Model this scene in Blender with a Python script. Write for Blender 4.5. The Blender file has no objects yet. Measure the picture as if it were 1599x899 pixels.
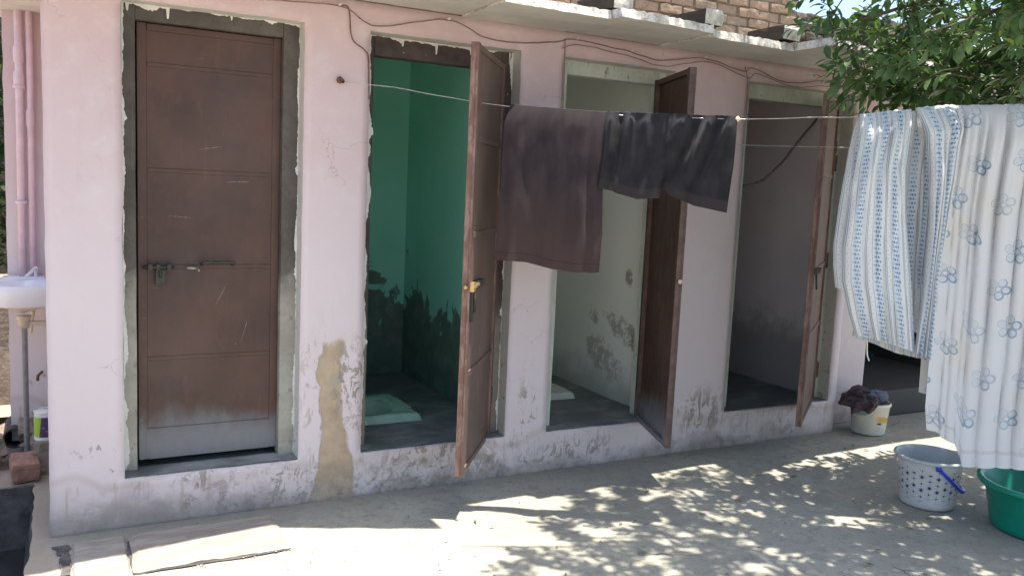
import bpy, bmesh, math, random
import numpy as np
from mathutils import Vector, Matrix, noise as mnoise
random.seed(7)
SC = bpy.context.scene
COL = SC.collection
R = math.radians

# ------------------------------------------------------------------ camera, sky, sun, exposure
def make_camera():
    yaw, pitch, roll = .4983, .11782, -.04584
    cy, sy, cp, sp = math.cos(yaw), math.sin(yaw), math.cos(pitch), math.sin(pitch)
    f = Vector((sy*cp, cy*cp, -sp)); r = Vector((cy, -sy, 0)); d = f.cross(r)
    c, s = math.cos(roll), math.sin(roll)
    right = c*r + s*d; down = -s*r + c*d
    m = Matrix((right, -down, -f)).transposed().to_4x4()
    m.translation = (0, -3.8, 1.5)
    cd = bpy.data.cameras.new('camera'); cam = bpy.data.objects.new('camera', cd); COL.objects.link(cam)
    cd.sensor_width = 36; cd.lens = 36*1335/1599; cd.clip_end = 500; cd.clip_start = .05
    cam.matrix_world = m
    SC.camera = cam
make_camera()
SUN_DIR = Vector((.10, -.06, 1)).normalized()       # towards the sun: almost overhead
sun_elev = math.asin(SUN_DIR.z); sun_az = math.atan2(SUN_DIR.x, SUN_DIR.y)
w = bpy.data.worlds.new('World'); SC.world = w; w.use_nodes = True
nt = w.node_tree
sk = nt.nodes.new('ShaderNodeTexSky'); sk.sky_type = 'NISHITA'; sk.sun_disc = False
sk.sun_elevation = sun_elev; sk.sun_rotation = sun_az; sk.air_density = 1.0; sk.dust_density = 2.5; sk.ozone_density = 1.0
nt.links.new(sk.outputs[0], nt.nodes['Background'].inputs[0]); nt.nodes['Background'].inputs[1].default_value = .14
sl = bpy.data.lights.new('sun', 'SUN'); sl.energy = 5.0; sl.angle = R(.6); sl.color = (1, .935, .82)
so = bpy.data.objects.new('sun', sl); COL.objects.link(so)
so.rotation_euler = SUN_DIR.to_track_quat('Z', 'Y').to_euler(); so.location = (2, -2, 12)
SC.view_settings.view_transform = 'Standard'; SC.view_settings.look = 'None'
SC.view_settings.gamma = 1; SC.view_settings.exposure = 1.2
SC.render.engine = 'CYCLES'
SC.cycles.use_denoising = True
SC.cycles.max_bounces = 14; SC.cycles.diffuse_bounces = 12

# ------------------------------------------------------------------ node helper
def srgb(r, g, b):
    f = lambda c: (c/255/12.92) if c/255 <= .04045 else ((c/255+.055)/1.055)**2.4
    return (f(r), f(g), f(b), 1)
class T:
    def __init__(s, name):
        s.m = bpy.data.materials.new(name); s.m.use_nodes = True
        s.t = s.m.node_tree; s.b = s.t.nodes['Principled BSDF']; s.o = s.t.nodes['Material Output']
        s._tc = None
    def n(s, ty, ins=None, **kw):
        nd = s.t.nodes.new(ty)
        for k, v in kw.items(): setattr(nd, k, v)
        for k, v in (ins or {}).items(): s.put(nd.inputs[k], v)
        return nd
    def put(s, sock, v):
        if isinstance(v, bpy.types.NodeSocket): s.t.links.new(v, sock)
        else:
            if isinstance(v, (tuple, list)) and len(v) == 3 and sock.type == 'RGBA': v = (*v, 1)
            sock.default_value = v
    def tc(s):
        if not s._tc: s._tc = s.n('ShaderNodeTexCoord')
        return s._tc
    def obj(s): return s.tc().outputs['Object']
    def uv(s): return s.tc().outputs['UV']
    def sep(s, v): return s.n('ShaderNodeSeparateXYZ', {0: v}).outputs
    def xyz(s, x=0, y=0, z=0): return s.n('ShaderNodeCombineXYZ', {0: x, 1: y, 2: z}).outputs[0]
    def map(s, v, sc=(1, 1, 1), loc=(0, 0, 0), rot=(0, 0, 0)):
        return s.n('ShaderNodeMapping', {'Vector': v, 'Scale': sc, 'Location': loc, 'Rotation': rot}).outputs[0]
    def ma(s, op, a, b=0, c=0, clamp=False):
        nd = s.n('ShaderNodeMath', {0: a, 1: b, 2: c}, operation=op); nd.use_clamp = clamp
        return nd.outputs[0]
    def add(s, a, b): return s.ma('ADD', a, b)
    def sub(s, a, b): return s.ma('SUBTRACT', a, b)
    def mul(s, a, b): return s.ma('MULTIPLY', a, b)
    def mx(s, a, b): return s.ma('MAXIMUM', a, b)
    def mn(s, a, b): return s.ma('MINIMUM', a, b)
    def noise(s, sc, det=4, ro=.6, v=None, dist=0, col=False):
        nd = s.n('ShaderNodeTexNoise', {'Vector': v if v is not None else s.obj(), 'Scale': sc, 'Detail': det, 'Roughness': ro, 'Distortion': dist})
        return nd.outputs['Color' if col else 'Fac']
    def vor(s, sc, v=None, feature='F1', out='Distance', rnd=1):
        nd = s.n('ShaderNodeTexVoronoi', {'Vector': v if v is not None else s.obj(), 'Scale': sc, 'Randomness': rnd}, feature=feature)
        return nd.outputs[out]
    def ss(s, x, a, b, lo=0, hi=1):
        nd = s.n('ShaderNodeMapRange', {'Value': x, 'From Min': a, 'From Max': b, 'To Min': lo, 'To Max': hi}, interpolation_type='SMOOTHSTEP')
        return nd.outputs[0]
    def mix(s, f, a, b):
        nd = s.n('ShaderNodeMix', data_type='RGBA')
        s.put(nd.inputs[0], f); s.put(nd.inputs[6], a); s.put(nd.inputs[7], b)
        return nd.outputs[2]
    def bump(s, h, st=.5, d=.01):
        return s.n('ShaderNodeBump', {'Height': h, 'Strength': st, 'Distance': d}).outputs[0]
    def fin(s, color, rough=.8, normal=None, spec=None, metal=None):
        s.put(s.b.inputs['Base Color'], color); s.put(s.b.inputs['Roughness'], rough)
        if normal is not None: s.put(s.b.inputs['Normal'], normal)
        if spec is not None: s.put(s.b.inputs['Specular IOR Level'], spec)
        if metal is not None: s.put(s.b.inputs['Metallic'], metal)
        return s.m
    def blob(s, x, z, cx, cz, rx, rz, nz, amp=.5, soft=.15):
        dx = s.ma('DIVIDE', s.sub(x, cx), rx); dz = s.ma('DIVIDE', s.sub(z, cz), rz)
        d = s.ma('SQRT', s.add(s.mul(dx, dx), s.mul(dz, dz)))
        d = s.add(d, s.mul(s.sub(nz, .5), amp*2))
        return s.ss(d, 1+soft, 1-soft)

M = {}
def simple(name, col, rough=.6, nsc=30, var=.25, bump=.2, metal=0, bd=.003, spec=None):
    t = T(name); n = t.noise(nsc, 5, .65)
    c = t.mix(t.ss(n, .3, .7), tuple(x*(1-var) for x in col[:3])+(1,), tuple(min(1, x*(1+var*.6)) for x in col[:3])+(1,))
    M[name] = t.fin(c, rough, t.bump(n, bump, bd), spec=spec, metal=metal)
    return M[name]

# --- painted masonry
def wall_paint():
    t = T('pink_paint'); P = t.obj(); x, y, z = t.sep(P)
    n1 = t.noise(1.6, 3, .5); n2 = t.noise(9, 6, .65); n3 = t.noise(42, 5, .7); n4 = t.noise(4.2, 7, .7)
    c = t.mix(t.ss(t.add(z, t.mul(n1, 1.0)), 1.3, 2.75), (.67, .585, .60, 1), (.61, .465, .48, 1))  # faded dusty lower paint; warm reflected light also painted into the pinker top
    c = t.mix(t.mul(t.ss(n2, .45, .75), .5), c, (.68, .625, .635, 1))
    # brush smears and grime
    g = t.noise(6, 6, .7, v=t.map(P, (1, 1, .25)))
    c = t.mix(t.mul(t.ss(g, .55, .8), .35), c, (.43, .37, .36, 1))
    # low zone: flaking whitewash, damp
    low = t.ss(t.add(z, t.mul(t.sub(n4, .5), .9)), .42, .02)
    c = t.mix(t.mul(low, .6), c, (.62, .56, .55, 1))
    pk = t.mul(t.mul(t.ss(t.noise(13, 8, .75, dist=.5), .56, .61), t.ss(t.add(z, t.mul(n4, .3)), .50, .2)), t.ss(t.noise(1.5, 3, .5, v=t.map(P, (1, 1, 1), (9, 3, 1))), .46, .60))
    c = t.mix(t.mul(pk, .6), c, t.mix(n3, (.22, .18, .15, 1), (.40, .34, .28, 1)))
    lil = t.mul(t.ss(t.noise(5.5, 4, .6, v=t.map(P, (1, 1, 1), (3, 1, 2))), .52, .62), t.ss(z, .26, .08))
    c = t.mix(t.mul(lil, .55), c, (.40, .31, .35, 1))
    # damp foot with moss
    foot = t.ss(t.add(z, t.add(t.mul(t.sub(t.noise(7, 6, .7), .5), .22), t.mul(t.sub(t.noise(1.3, 2, .5), .5), .25))), .095, .0)
    c = t.mix(t.mul(foot, .72), c, t.mix(t.ss(t.noise(11, 4, .6), .45, .6), (.26, .22, .18, 1), (.10, .105, .06, 1)))
    # tan cement patch on the pier between the first two doors
    xc = t.add(1.145, t.mul(t.sub(t.noise(2.2, 2, .5, v=t.xyz(z, 4.2, 1)), .5), .12))
    wd = t.add(.052, t.mul(t.ss(z, .4, .0), .045))
    dist = t.sub(t.ma('ABSOLUTE', t.sub(x, xc)), t.add(wd, t.mul(t.sub(n2, .5), .07)))
    ragged = t.add(z, t.mul(t.sub(n4, .5), .12))
    st = t.mul(t.ss(dist, .008, -.006), t.ss(ragged, .77, .73))
    c = t.mix(t.mul(st, .95), c, t.mix(t.ss(n4, .35, .65), (.36, .265, .17, 1), (.50, .39, .265, 1)))
    around = t.mul(t.ss(t.sub(t.ma('ABSOLUTE', t.sub(x, xc)), .10), .08, -.02), t.ss(z, .85, .7))
    fl = t.mul(around, t.ss(t.noise(20, 7, .72, v=t.map(P, (1, 1, .35)), dist=1), .55, .58))
    c = t.mix(t.mul(fl, .8), c, (.40, .35, .29, 1))
    # small chips
    flk = t.noise(15, 8, .74, v=t.map(P, (1, 1, .55)), dist=.8)
    def chips(cx, cz, rx, rz, th=.58):
        m = t.mul(t.blob(x, z, cx, cz, rx, rz, n2, .6, .5), t.ss(flk, th, th+.025)); return m
    for a in ((2.22, .9, .07, .10, .60), (3.37, .22, .17, .13, .50), (1.23, .55, .08, .18, .52), (2.19, .30, .06, .22, .55), (4.40, .33, .05, .25, .54), (.3, .30, .22, .12, .60), (.60, .17, .16, .04, .55), (.93, .12, .10, .09, .52), (1.62, .17, .22, .05, .5), (1.9, .08, .14, .07, .5), (2.5, .10, .25, .05, .53)):
        c = t.mix(t.mul(chips(*a), .85), c, (.27, .23, .19, 1))
    # moss under the second door
    ms = t.mul(t.blob(x, z, 1.58, .04, .46, .10, n2, .9, .5), t.ss(t.noise(19, 7, .75, dist=.5), .44, .64))
    c = t.mix(t.mul(ms, .8), c, (.13, .135, .085, 1))
    cn = t.mul(t.blob(x, z, .22, .035, .42, .075, n2, .8, .5), t.ss(n4, .36, .58)); c = t.mix(t.mul(cn, .75), c, t.mix(n3, (.20, .17, .13, 1), (.33, .29, .25, 1)))
    # soft tide line where damp has risen, with dust above it
    tl = t.add(t.sub(z, .20), t.mul(t.sub(t.noise(2.1, 4, .55, v=t.xyz(x, 7.7, 0)), .5), .36))
    c = t.mix(t.mul(t.ss(t.ma('ABSOLUTE', tl), .035, .0), .28), c, (.36, .29, .22, 1))
    c = t.mix(t.mul(t.ss(tl, .02, -.10), .22), c, (.45, .40, .36, 1))
    # drips below the sills
    dr = t.mul(t.ss(t.noise(1, 4, .6, v=t.map(P, (38, 1, 2.2))), .56, .66), t.mul(t.ss(z, .215, .18), t.ss(z, .0, .12)))
    c = t.mix(t.mul(dr, .45), c, (.36, .31, .25, 1))
    # hairline cracks
    cr = t.vor(2.3, v=t.add3(P, t.noise(5, 4, .6, col=True), .35) if hasattr(t, 'add3') else P, feature='DISTANCE_TO_EDGE')
    crk = t.mul(t.ss(cr, .006, .001), t.ss(n1, .5, .6))
    c = t.mix(t.mul(crk, .5), c, (.25, .2, .2, 1))
    h = t.add(t.mul(n2, .5), t.add(t.mul(n3, .25), t.mul(t.mx(pk, st), -1.8)))
    M['pink_paint'] = t.fin(c, .86, t.bump(h, .5, .008), spec=.25)
def add3(s, v, col, k):
    sc = s.n('ShaderNodeVectorMath', {0: col, 1: (k, k, k)}, operation='MULTIPLY').outputs[0]
    return s.n('ShaderNodeVectorMath', {0: v, 1: sc}, operation='ADD').outputs[0]
T.add3 = add3
wall_paint()

def reveal_paint():
    t = T('reveal_paint'); n = t.noise(12, 6, .7); z = t.sep(t.obj())[2]
    c = t.mix(t.ss(n, .4, .62), (.58, .60, .54, 1), (.66, .63, .62, 1))
    d = t.mul(t.ss(t.noise(24, 5, .7), .58, .62), t.ss(z, 1.2, .3, .25, 1))
    c = t.mix(t.mul(d, .8), c, (.22, .20, .16, 1))
    M['reveal_paint'] = t.fin(c, .85, t.bump(n, .4, .005), spec=.25)
reveal_paint()

def interior(name, base, base2, damp, top, wob, patches=(), kind=0):
    t = T(name); P = t.obj(); x, y, z = t.sep(P)
    n1 = t.noise(2.0, 3, .5); n2 = t.noise(8, 6, .68); n3 = t.noise(30, 5, .7)
    c = t.mix(t.ss(n1, .35, .65), base, base2)
    if kind == 0:       # blotchy damp, bare black-grey plaster low down
        b = t.noise(3.1, 5, .62, v=t.map(P, (1, 1, .75), (2.3, 0.4, .2)), dist=.9)
        m = t.ss(t.sub(t.mul(t.sub(b, .5), 1.7), t.mul(t.sub(z, top), .85)), .0, .09)
        m = t.mul(m, t.ss(z, top+.55, top+.2))
        full = t.ss(t.add(z, t.mul(t.sub(n2, .5), .3)), .42, .30)
        m = t.mx(m, full)
        c = t.mix(t.mul(m, .86), c, t.mix(t.ss(n2, .4, .65), damp, tuple(v*1.7 for v in damp[:3])+(1,)))
    else:
        m = t.ss(t.add(z, t.mul(t.sub(n2, .5), wob)), top, top-.3)
        c = t.mix(t.mul(m, .8), c, damp)
    for (py, pz, ry, rz, col) in patches:
        zz = t.add(z, t.mul(y, -.35)); bm = t.mul(t.blob(y, zz, py, pz-.35*py, ry, rz, t.noise(11, 7, .75), 1.5, .25), t.ss(t.noise(15, 7, .75, dist=.9), .42, .52))
        c = t.mix(t.mul(bm, .72), c, col)
    sp = t.ss(t.noise(45, 3, .6), .70, .73)
    c = t.mix(t.mul(sp, .5), c, (.15, .12, .09, 1))
    M[name] = t.fin(c, .75, t.bump(t.add(n2, t.mul(n3, .3)), .3, .005), spec=.3)
interior('teal_plaster', (.28, .68, .56, 1), (.32, .73, .61, 1), (.085, .10, .085, 1), .80, .3)
interior('mint_plaster', (.84, .865, .81, 1), (.87, .885, .84, 1), (.50, .52, .44, 1), .50, .35,
         patches=((.44, .66, .17, .07, (.33, .28, .22, 1)), (.27, .60, .07, .07, (.30, .26, .2, 1)), (.40, .98, .035, .05, (.22, .15, .12, 1)),
                  (.62, .45, .2, .10, (.42, .40, .33, 1)), (.13, .46, .04, .07, (.33, .29, .22, 1)), (.75, .7, .05, .04, (.35, .3, .25, 1))), kind=1)
interior('mauve_plaster', (.68, .62, .63, 1), (.74, .67, .675, 1), (.30, .285, .28, 1), .80, .5, kind=1)
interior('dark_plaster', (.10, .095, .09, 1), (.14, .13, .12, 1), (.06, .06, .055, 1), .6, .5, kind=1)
interior('grey_plaster', (.33, .32, .29, 1), (.40, .38, .35, 1), (.25, .23, .2, 1), .4, .4, kind=1)

def concrete():
    t = T('yard_concrete'); P = t.obj(); x, y, z = t.sep(P)
    n1 = t.noise(.9, 4, .55); n2 = t.noise(5.5, 7, .68); n3 = t.noise(48, 5, .7); sw = t.noise(2.4, 6, .65, v=t.map(P, (.6, 1.8, 1), (0, 0, 0), (0, 0, .4)))
    c = t.mix(t.ss(n1, .35, .65), (.335, .32, .26, 1), (.405, .39, .32, 1))
    c = t.mix(t.mul(t.ss(sw, .45, .7), .6), c, (.31, .30, .265, 1))
    c = t.mix(t.mul(t.ss(n2, .52, .72), .45), c, (.48, .44, .36, 1))
    c = t.mix(t.mul(t.ss(n3, .52, .66), .45), c, (.22, .21, .18, 1))
    n5 = t.noise(17, 6, .75, dist=.3); c = t.mix(t.mul(t.ss(n5, .48, .66), .62), c, (.215, .21, .18, 1))
    st = t.noise(1.25, 6, .62, v=t.map(P, (1, 1.4, 1), (5, 2, 0)), dist=.5); c = t.mix(t.mul(t.ss(st, .50, .60), .42), c, (.235, .23, .20, 1))
    n6 = t.noise(130, 3, .7); c = t.mix(t.mul(t.ss(n6, .56, .70), .5), c, (.50, .47, .39, 1))
    # damp dirt gathered against the wall
    edge = t.ss(t.add(y, t.mul(t.sub(n2, .5), .25)), -.20, .0)
    c = t.mix(t.mul(edge, .45), c, (.21, .205, .17, 1))
    # a few long cracks
    cr = t.vor(.75, v=t.add3(P, t.noise(1.6, 3, .55, col=True), .5), feature='DISTANCE_TO_EDGE')
    crk = t.mul(t.ss(cr, .0035, .0008), t.ss(t.noise(1.1, 2, .5), .56, .64))
    c = t.mix(t.mul(crk, .6), c, (.07, .06, .05, 1))
    # tan mud towards the drain on the left
    mud = t.ss(t.add(x, t.mul(t.sub(n2, .5), .3)), .12, -.1)
    c = t.mix(t.mul(mud, .7), c, (.36, .285, .215, 1))
    pit = t.ss(t.vor(60), .12, .05)
    h = t.add(t.mul(n2, .8), t.add(t.mul(n3, .35), t.add(t.mul(crk, -1.2), t.mul(pit, -.2))))
    M['yard_concrete'] = t.fin(c, t.ss(n2, .3, .7, .72, .92), t.bump(t.add(h, t.mul(n5, .7)), .6, .010), spec=.3)
concrete()

def flag():
    t = T('flagstone'); P = t.obj(); n = t.noise(3.5, 6, .65, v=t.map(P, (1, 5, 1), (0, 0, 0), (0, 0, -.12))); n2 = t.noise(20, 6, .7)
    c = t.mix(t.ss(n, .4, .62), (.28, .245, .21, 1), (.35, .325, .28, 1))
    c = t.mix(t.mul(t.ss(n, .62, .70), .6), c, (.34, .255, .22, 1))
    c = t.mix(t.mul(t.ss(n2, .55, .7), .35), c, (.19, .165, .14, 1))
    M['flagstone'] = t.fin(c, .85, t.bump(t.add(n, t.mul(n2, .4)), .6, .008), spec=.3)
flag()

def wetfloor():
    t = T('wet_floor'); P = t.obj(); n = t.noise(4, 7, .68, v=t.map(P, (1, 1.6, 1))); n2 = t.noise(18, 5, .7)
    c = t.mix(t.ss(n, .35, .68), (.12, .13, .125, 1), (.32, .325, .305, 1))
    c = t.mix(t.mul(t.ss(n2, .55, .75), .35), c, (.28, .28, .26, 1))
    M['wet_floor'] = t.fin(c, t.ss(n, .35, .6, .38, .75), t.bump(n2, .25, .004), spec=.4)
wetfloor()

def soffit():
    t = T('slab_stone'); P = t.obj(); n = t.noise(3, 6, .65, v=t.map(P, (1, 2.5, 1))); n2 = t.noise(25, 5, .7); z = t.sep(P)[2]
    nrm = t.n('ShaderNodeNewGeometry').outputs['Normal']; ny = t.sep(nrm)[1]
    c = t.mix(t.ss(n, .4, .65), (.55, .535, .50, 1), (.62, .60, .565, 1))
    c = t.mix(t.mul(t.ss(n2, .58, .75), .35), c, (.38, .36, .33, 1))
    M['slab_stone'] = t.fin(c, .88, t.bump(t.add(n, t.mul(n2, .3)), .35, .006), spec=.2)
    t = T('slab_edge'); n = t.noise(16, 6, .75); n2 = t.noise(50, 4, .7)
    c = t.mix(t.ss(n, .40, .55), (.46, .44, .42, 1), (.78, .77, .75, 1))
    c = t.mix(t.mul(t.ss(n2, .6, .68), .6), c, (.2, .18, .16, 1))
    M['slab_edge'] = t.fin(c, .85, t.bump(n, .9, .012), spec=.2)
    t = T('slab_top'); n = t.noise(9, 6, .7)
    M['slab_top'] = t.fin(t.mix(n, (.16, .145, .12, 1), (.36, .33, .28, 1)), .9, t.bump(n, .6, .01))
soffit()

def door_paint():
    t = T('door_paint'); P = t.obj(); x, y, z = t.sep(P)
    n = t.noise(2.5, 5, .6); n2 = t.noise(14, 6, .7, v=t.map(P, (1, 1, .35))); n3 = t.noise(60, 3, .6)
    c = t.mix(t.ss(n, .3, .7), (.056, .029, .022, 1), (.098, .047, .034, 1))
    c = t.mix(t.mul(t.ss(n2, .5, .75), .4), c, (.15, .085, .066, 1))
    # washed pale foot of the sheet, grease round the bolt, rust runs, scratches
    lo = t.ss(t.add(t.add(z, t.mul(t.sub(n, .5), .30)), t.add(t.mul(t.sub(n2, .5), .14), t.mul(x, .06))), .20, .04)
    c = t.mix(t.mul(lo, .85), c, t.mix(n2, (.12, .135, .155, 1), (.26, .265, .275, 1)))
    gr = t.blob(x, z, -.38, .84, .20, .13, n, .6, .6); c = t.mix(t.mul(gr, .45), c, (.045, .032, .030, 1))
    run = t.mul(t.ss(t.noise(1, 5, .65, v=t.map(P, (30, 1, 1.3), (4, 0, 0))), .60, .74), t.ss(n, .45, .6)); c = t.mix(t.mul(run, .5), c, (.15, .075, .045, 1))
    dust = t.ss(t.noise(1.3, 3, .5, v=t.map(P, (1, 1, .8), (3, 0, 1))), .50, .72); c = t.mix(t.mul(dust, .16), c, (.17, .13, .115, 1))
    fk = t.mul(t.ss(t.vor(24), .075, .05), t.ss(t.noise(4, 2, .5), .60, .66))
    c = t.mix(t.mul(fk, .85), c, (.58, .53, .50, 1))
    for (lx, lz, an) in ((-.30, 1.36, .2), (-.18, 1.22, .05), (-.42, 1.06, -.1), (-.15, .55, 1.3), (-.25, .72, 1.1)):
        pr = t.map(P, (1, 1, 1), (-lx, 0, -lz)); pr = t.n('ShaderNodeVectorRotate', {'Vector': pr, 'Angle': an}, rotation_type='Y_AXIS').outputs[0]
        ax, _, az = t.sep(pr); ln = t.mul(t.ss(t.ma('ABSOLUTE', t.add(az, t.mul(t.sub(n2, .5), .006))), .0022, .001), t.ss(t.ma('ABSOLUTE', ax), .06, .03))
        c = t.mix(t.mul(ln, t.ss(n3, .4, .6, .1, .4)), c, (.34, .36, .33, 1))
    sc = t.mul(t.ss(t.noise(1, 3, .6, v=t.map(P, (6, 6, 70), (0, 0, 0), (0, .4, 0))), .70, .73), .5)
    c = t.mix(sc, c, (.25, .2, .18, 1))
    M['door_paint'] = t.fin(c, t.ss(n2, .3, .7, .42, .62), t.bump(t.add(t.mul(n, 2.2), t.add(n2, t.mul(n3, .2))), .22, .006), spec=.45)
    t = T('door_paint_edge'); n = t.noise(20, 5, .7)
    c = t.mix(t.ss(n, .4, .65), (.085, .05, .042, 1), (.14, .085, .07, 1))
    M['door_paint_edge'] = t.fin(c, .55, t.bump(n, .2, .003))
door_paint()
def dusty_door():  # dust, plus bounced yard light painted into the paler brown
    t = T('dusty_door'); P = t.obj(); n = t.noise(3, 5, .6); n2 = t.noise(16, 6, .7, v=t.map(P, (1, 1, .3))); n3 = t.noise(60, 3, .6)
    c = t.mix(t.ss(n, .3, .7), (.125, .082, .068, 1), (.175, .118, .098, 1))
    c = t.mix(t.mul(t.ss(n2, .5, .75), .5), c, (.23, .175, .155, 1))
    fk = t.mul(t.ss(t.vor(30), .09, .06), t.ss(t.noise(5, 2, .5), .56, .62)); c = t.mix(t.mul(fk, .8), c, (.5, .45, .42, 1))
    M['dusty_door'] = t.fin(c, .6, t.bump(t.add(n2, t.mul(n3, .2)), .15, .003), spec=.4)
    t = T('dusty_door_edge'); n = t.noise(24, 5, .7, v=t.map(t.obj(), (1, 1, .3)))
    c = t.mix(t.ss(n, .45, .62), (.17, .085, .065, 1), (.28, .175, .145, 1))  # pinkish bounce light painted into the stile edges
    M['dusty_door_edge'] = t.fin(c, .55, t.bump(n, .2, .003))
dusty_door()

def frame_paint():
    t = T('dark_frame'); P = t.obj(); x, y, z = t.sep(P); n = t.noise(7, 6, .7); n2 = t.noise(30, 5, .7)
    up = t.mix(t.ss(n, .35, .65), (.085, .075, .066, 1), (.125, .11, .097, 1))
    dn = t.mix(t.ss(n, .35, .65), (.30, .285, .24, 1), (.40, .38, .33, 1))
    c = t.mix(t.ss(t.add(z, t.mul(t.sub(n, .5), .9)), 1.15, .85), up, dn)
    c = t.mix(t.mul(t.ss(n2, .58, .66), .4), c, (.07, .055, .05, 1))
    M['dark_frame'] = t.fin(c, .72, t.bump(t.add(n, n2), .35, .004), spec=.3)
    t = T('brown_frame'); P = t.obj(); x, y, z = t.sep(P); n = t.noise(7, 6, .7); n2 = t.noise(30, 5, .7)
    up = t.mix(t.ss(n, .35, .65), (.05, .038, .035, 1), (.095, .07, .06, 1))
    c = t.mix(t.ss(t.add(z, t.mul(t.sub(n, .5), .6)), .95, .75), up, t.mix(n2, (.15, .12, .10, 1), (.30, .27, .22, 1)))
    c = t.mix(t.mul(t.ss(t.vor(22), .10, .06), .8), c, (.55, .52, .47, 1))
    M['brown_frame'] = t.fin(c, .65, t.bump(t.add(n, n2), .35, .004), spec=.35)
    t = T('mint_frame'); P = t.obj(); z = t.sep(P)[2]; n = t.noise(9, 6, .7, v=t.map(P, (1, 1, .4))); n2 = t.noise(26, 5, .7)
    c = t.mix(t.ss(n, .35, .65), (.47, .51, .43, 1), (.60, .62, .55, 1))
    c = t.mix(t.mul(t.ss(n, .60, .66), .8), c, (.18, .19, .17, 1))
    c = t.mix(t.mul(t.ss(n2, .62, .68), .7), c, (.24, .13, .09, 1))
    M['mint_frame'] = t.fin(c, .8, t.bump(n2, .4, .004), spec=.3)
frame_paint()

simple('white_smear', (.72, .69, .66), .85, 18, .12, .5, bd=.004)
simple('rust', (.16, .085, .055), .8, 40, .5, .4)
simple('steel', (.42, .39, .34), .45, 40, .4, .2, metal=.7)
simple('dark_steel', (.05, .045, .042), .5, 30, .3, .2, metal=.3)
simple('brass', (.62, .45, .20), .35, 30, .2, .1, metal=.8)
simple('cable', (.26, .17, .17), .7, 30, .3, .2)
simple('hose_black', (.26, .20, .20), .6, 20, .3, .2)
simple('wire', (.55, .55, .56), .35, 40, .2, .1, metal=.6)
simple('pipe_pink', (.66, .50, .56), .6, 8, .12, .15)
simple('ceramic_white', (.74, .73, .76), .18, 6, .06, .02, spec=.5)
simple('ceramic_stain', (.62, .52, .42), .4, 10, .25, .1)
simple('pan_green', (.50, .74, .58), .25, 9, .12, .05, spec=.5)
simple('pan_cream', (.74, .77, .64), .3, 9, .12, .05, spec=.5)
simple('pan_hole', (.03, .055, .045), .4, 9, .12, .05)
simple('hose_grey', (.20, .19, .19), .5, 30, .2, .1)
simple('pvc_dark', (.04, .04, .042), .5, 14, .4, .2)
simple('red_brick', (.30, .165, .12), .9, 16, .3, .8, bd=.01)
simple('sludge', (.035, .037, .042), .25, 5, .5, .3, bd=.02)
simple('trench_wall', (.10, .09, .085), .9, 9, .5, .8, bd=.02)
simple('mud', (.27, .215, .17), .95, 7, .35, 1, bd=.03)
simple('bark', (.11, .085, .06), .95, 22, .4, .9, bd=.012)
simple('twig', (.14, .12, .07), .9, 30, .3, .4)
simple('bucket_grey', (.50, .55, .575), .38, 10, .06, .05, spec=.45)
simple('bucket_white', (.66, .65, .58), .5, 9, .14, .1)
simple('handle_blue', (.02, .05, .62), .35, 10, .1, .05)
simple('basin_green', (.0, .25, .165), .32, 8, .10, .05, spec=.5)
simple('rag_dark', (.055, .038, .05), .9, 14, .5, .5)
simple('rag_blue', (.12, .15, .21), .9, 14, .3, .5)
simple('rag_rust', (.30, .14, .09), .9, 14, .3, .5)
simple('plastic_blue', (.012, .08, .14), .4, 8, .1, .05)
simple('plastic_red', (.20, .045, .045), .5, 8, .1, .05)
simple('dry_leaf', (.20, .15, .07), .8, 30, .4, .2)
simple('knot', (.75, .66, .45), .9, 40, .3, .5)
simple('string', (.72, .70, .62), .9, 40, .1, .3)
simple('dark_weathered', (.065, .06, .05), .95, 8, .5, 1, bd=.03)
simple('mortar', (.22, .18, .135), .95, 20, .3, .8, bd=.01)

def brickmat():
    t = T('tan_brick'); rnd = t.n('ShaderNodeObjectInfo').outputs['Random']
    v = t.add3(t.obj(), t.xyz(t.mul(rnd, 40), t.mul(rnd, 17), 0), 1)
    n = t.noise(14, 6, .7, v=v); n2 = t.noise(60, 4, .7, v=v)
    c = t.mix(rnd, (.37, .255, .175, 1), (.30, .235, .175, 1))
    c = t.mix(t.mul(t.ss(n, .45, .7), .6), c, (.17, .125, .09, 1))
    c = t.mix(t.mul(t.ss(n2, .55, .7), .4), c, (.46, .38, .28, 1))
    M['tan_brick'] = t.fin(c, .92, t.bump(t.add(n, t.mul(n2, .4)), .7, .01), spec=.2)
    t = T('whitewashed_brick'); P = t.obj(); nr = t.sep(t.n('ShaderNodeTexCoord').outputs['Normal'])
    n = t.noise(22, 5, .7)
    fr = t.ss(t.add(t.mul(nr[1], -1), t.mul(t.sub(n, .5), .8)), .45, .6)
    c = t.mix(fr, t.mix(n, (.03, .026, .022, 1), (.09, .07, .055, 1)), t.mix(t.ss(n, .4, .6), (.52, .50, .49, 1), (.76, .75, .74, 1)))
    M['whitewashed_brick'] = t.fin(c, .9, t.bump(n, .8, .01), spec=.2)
brickmat()
simple('dark_brick', (.11, .09, .07), .95, 15, .5, .8, bd=.012)

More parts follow.
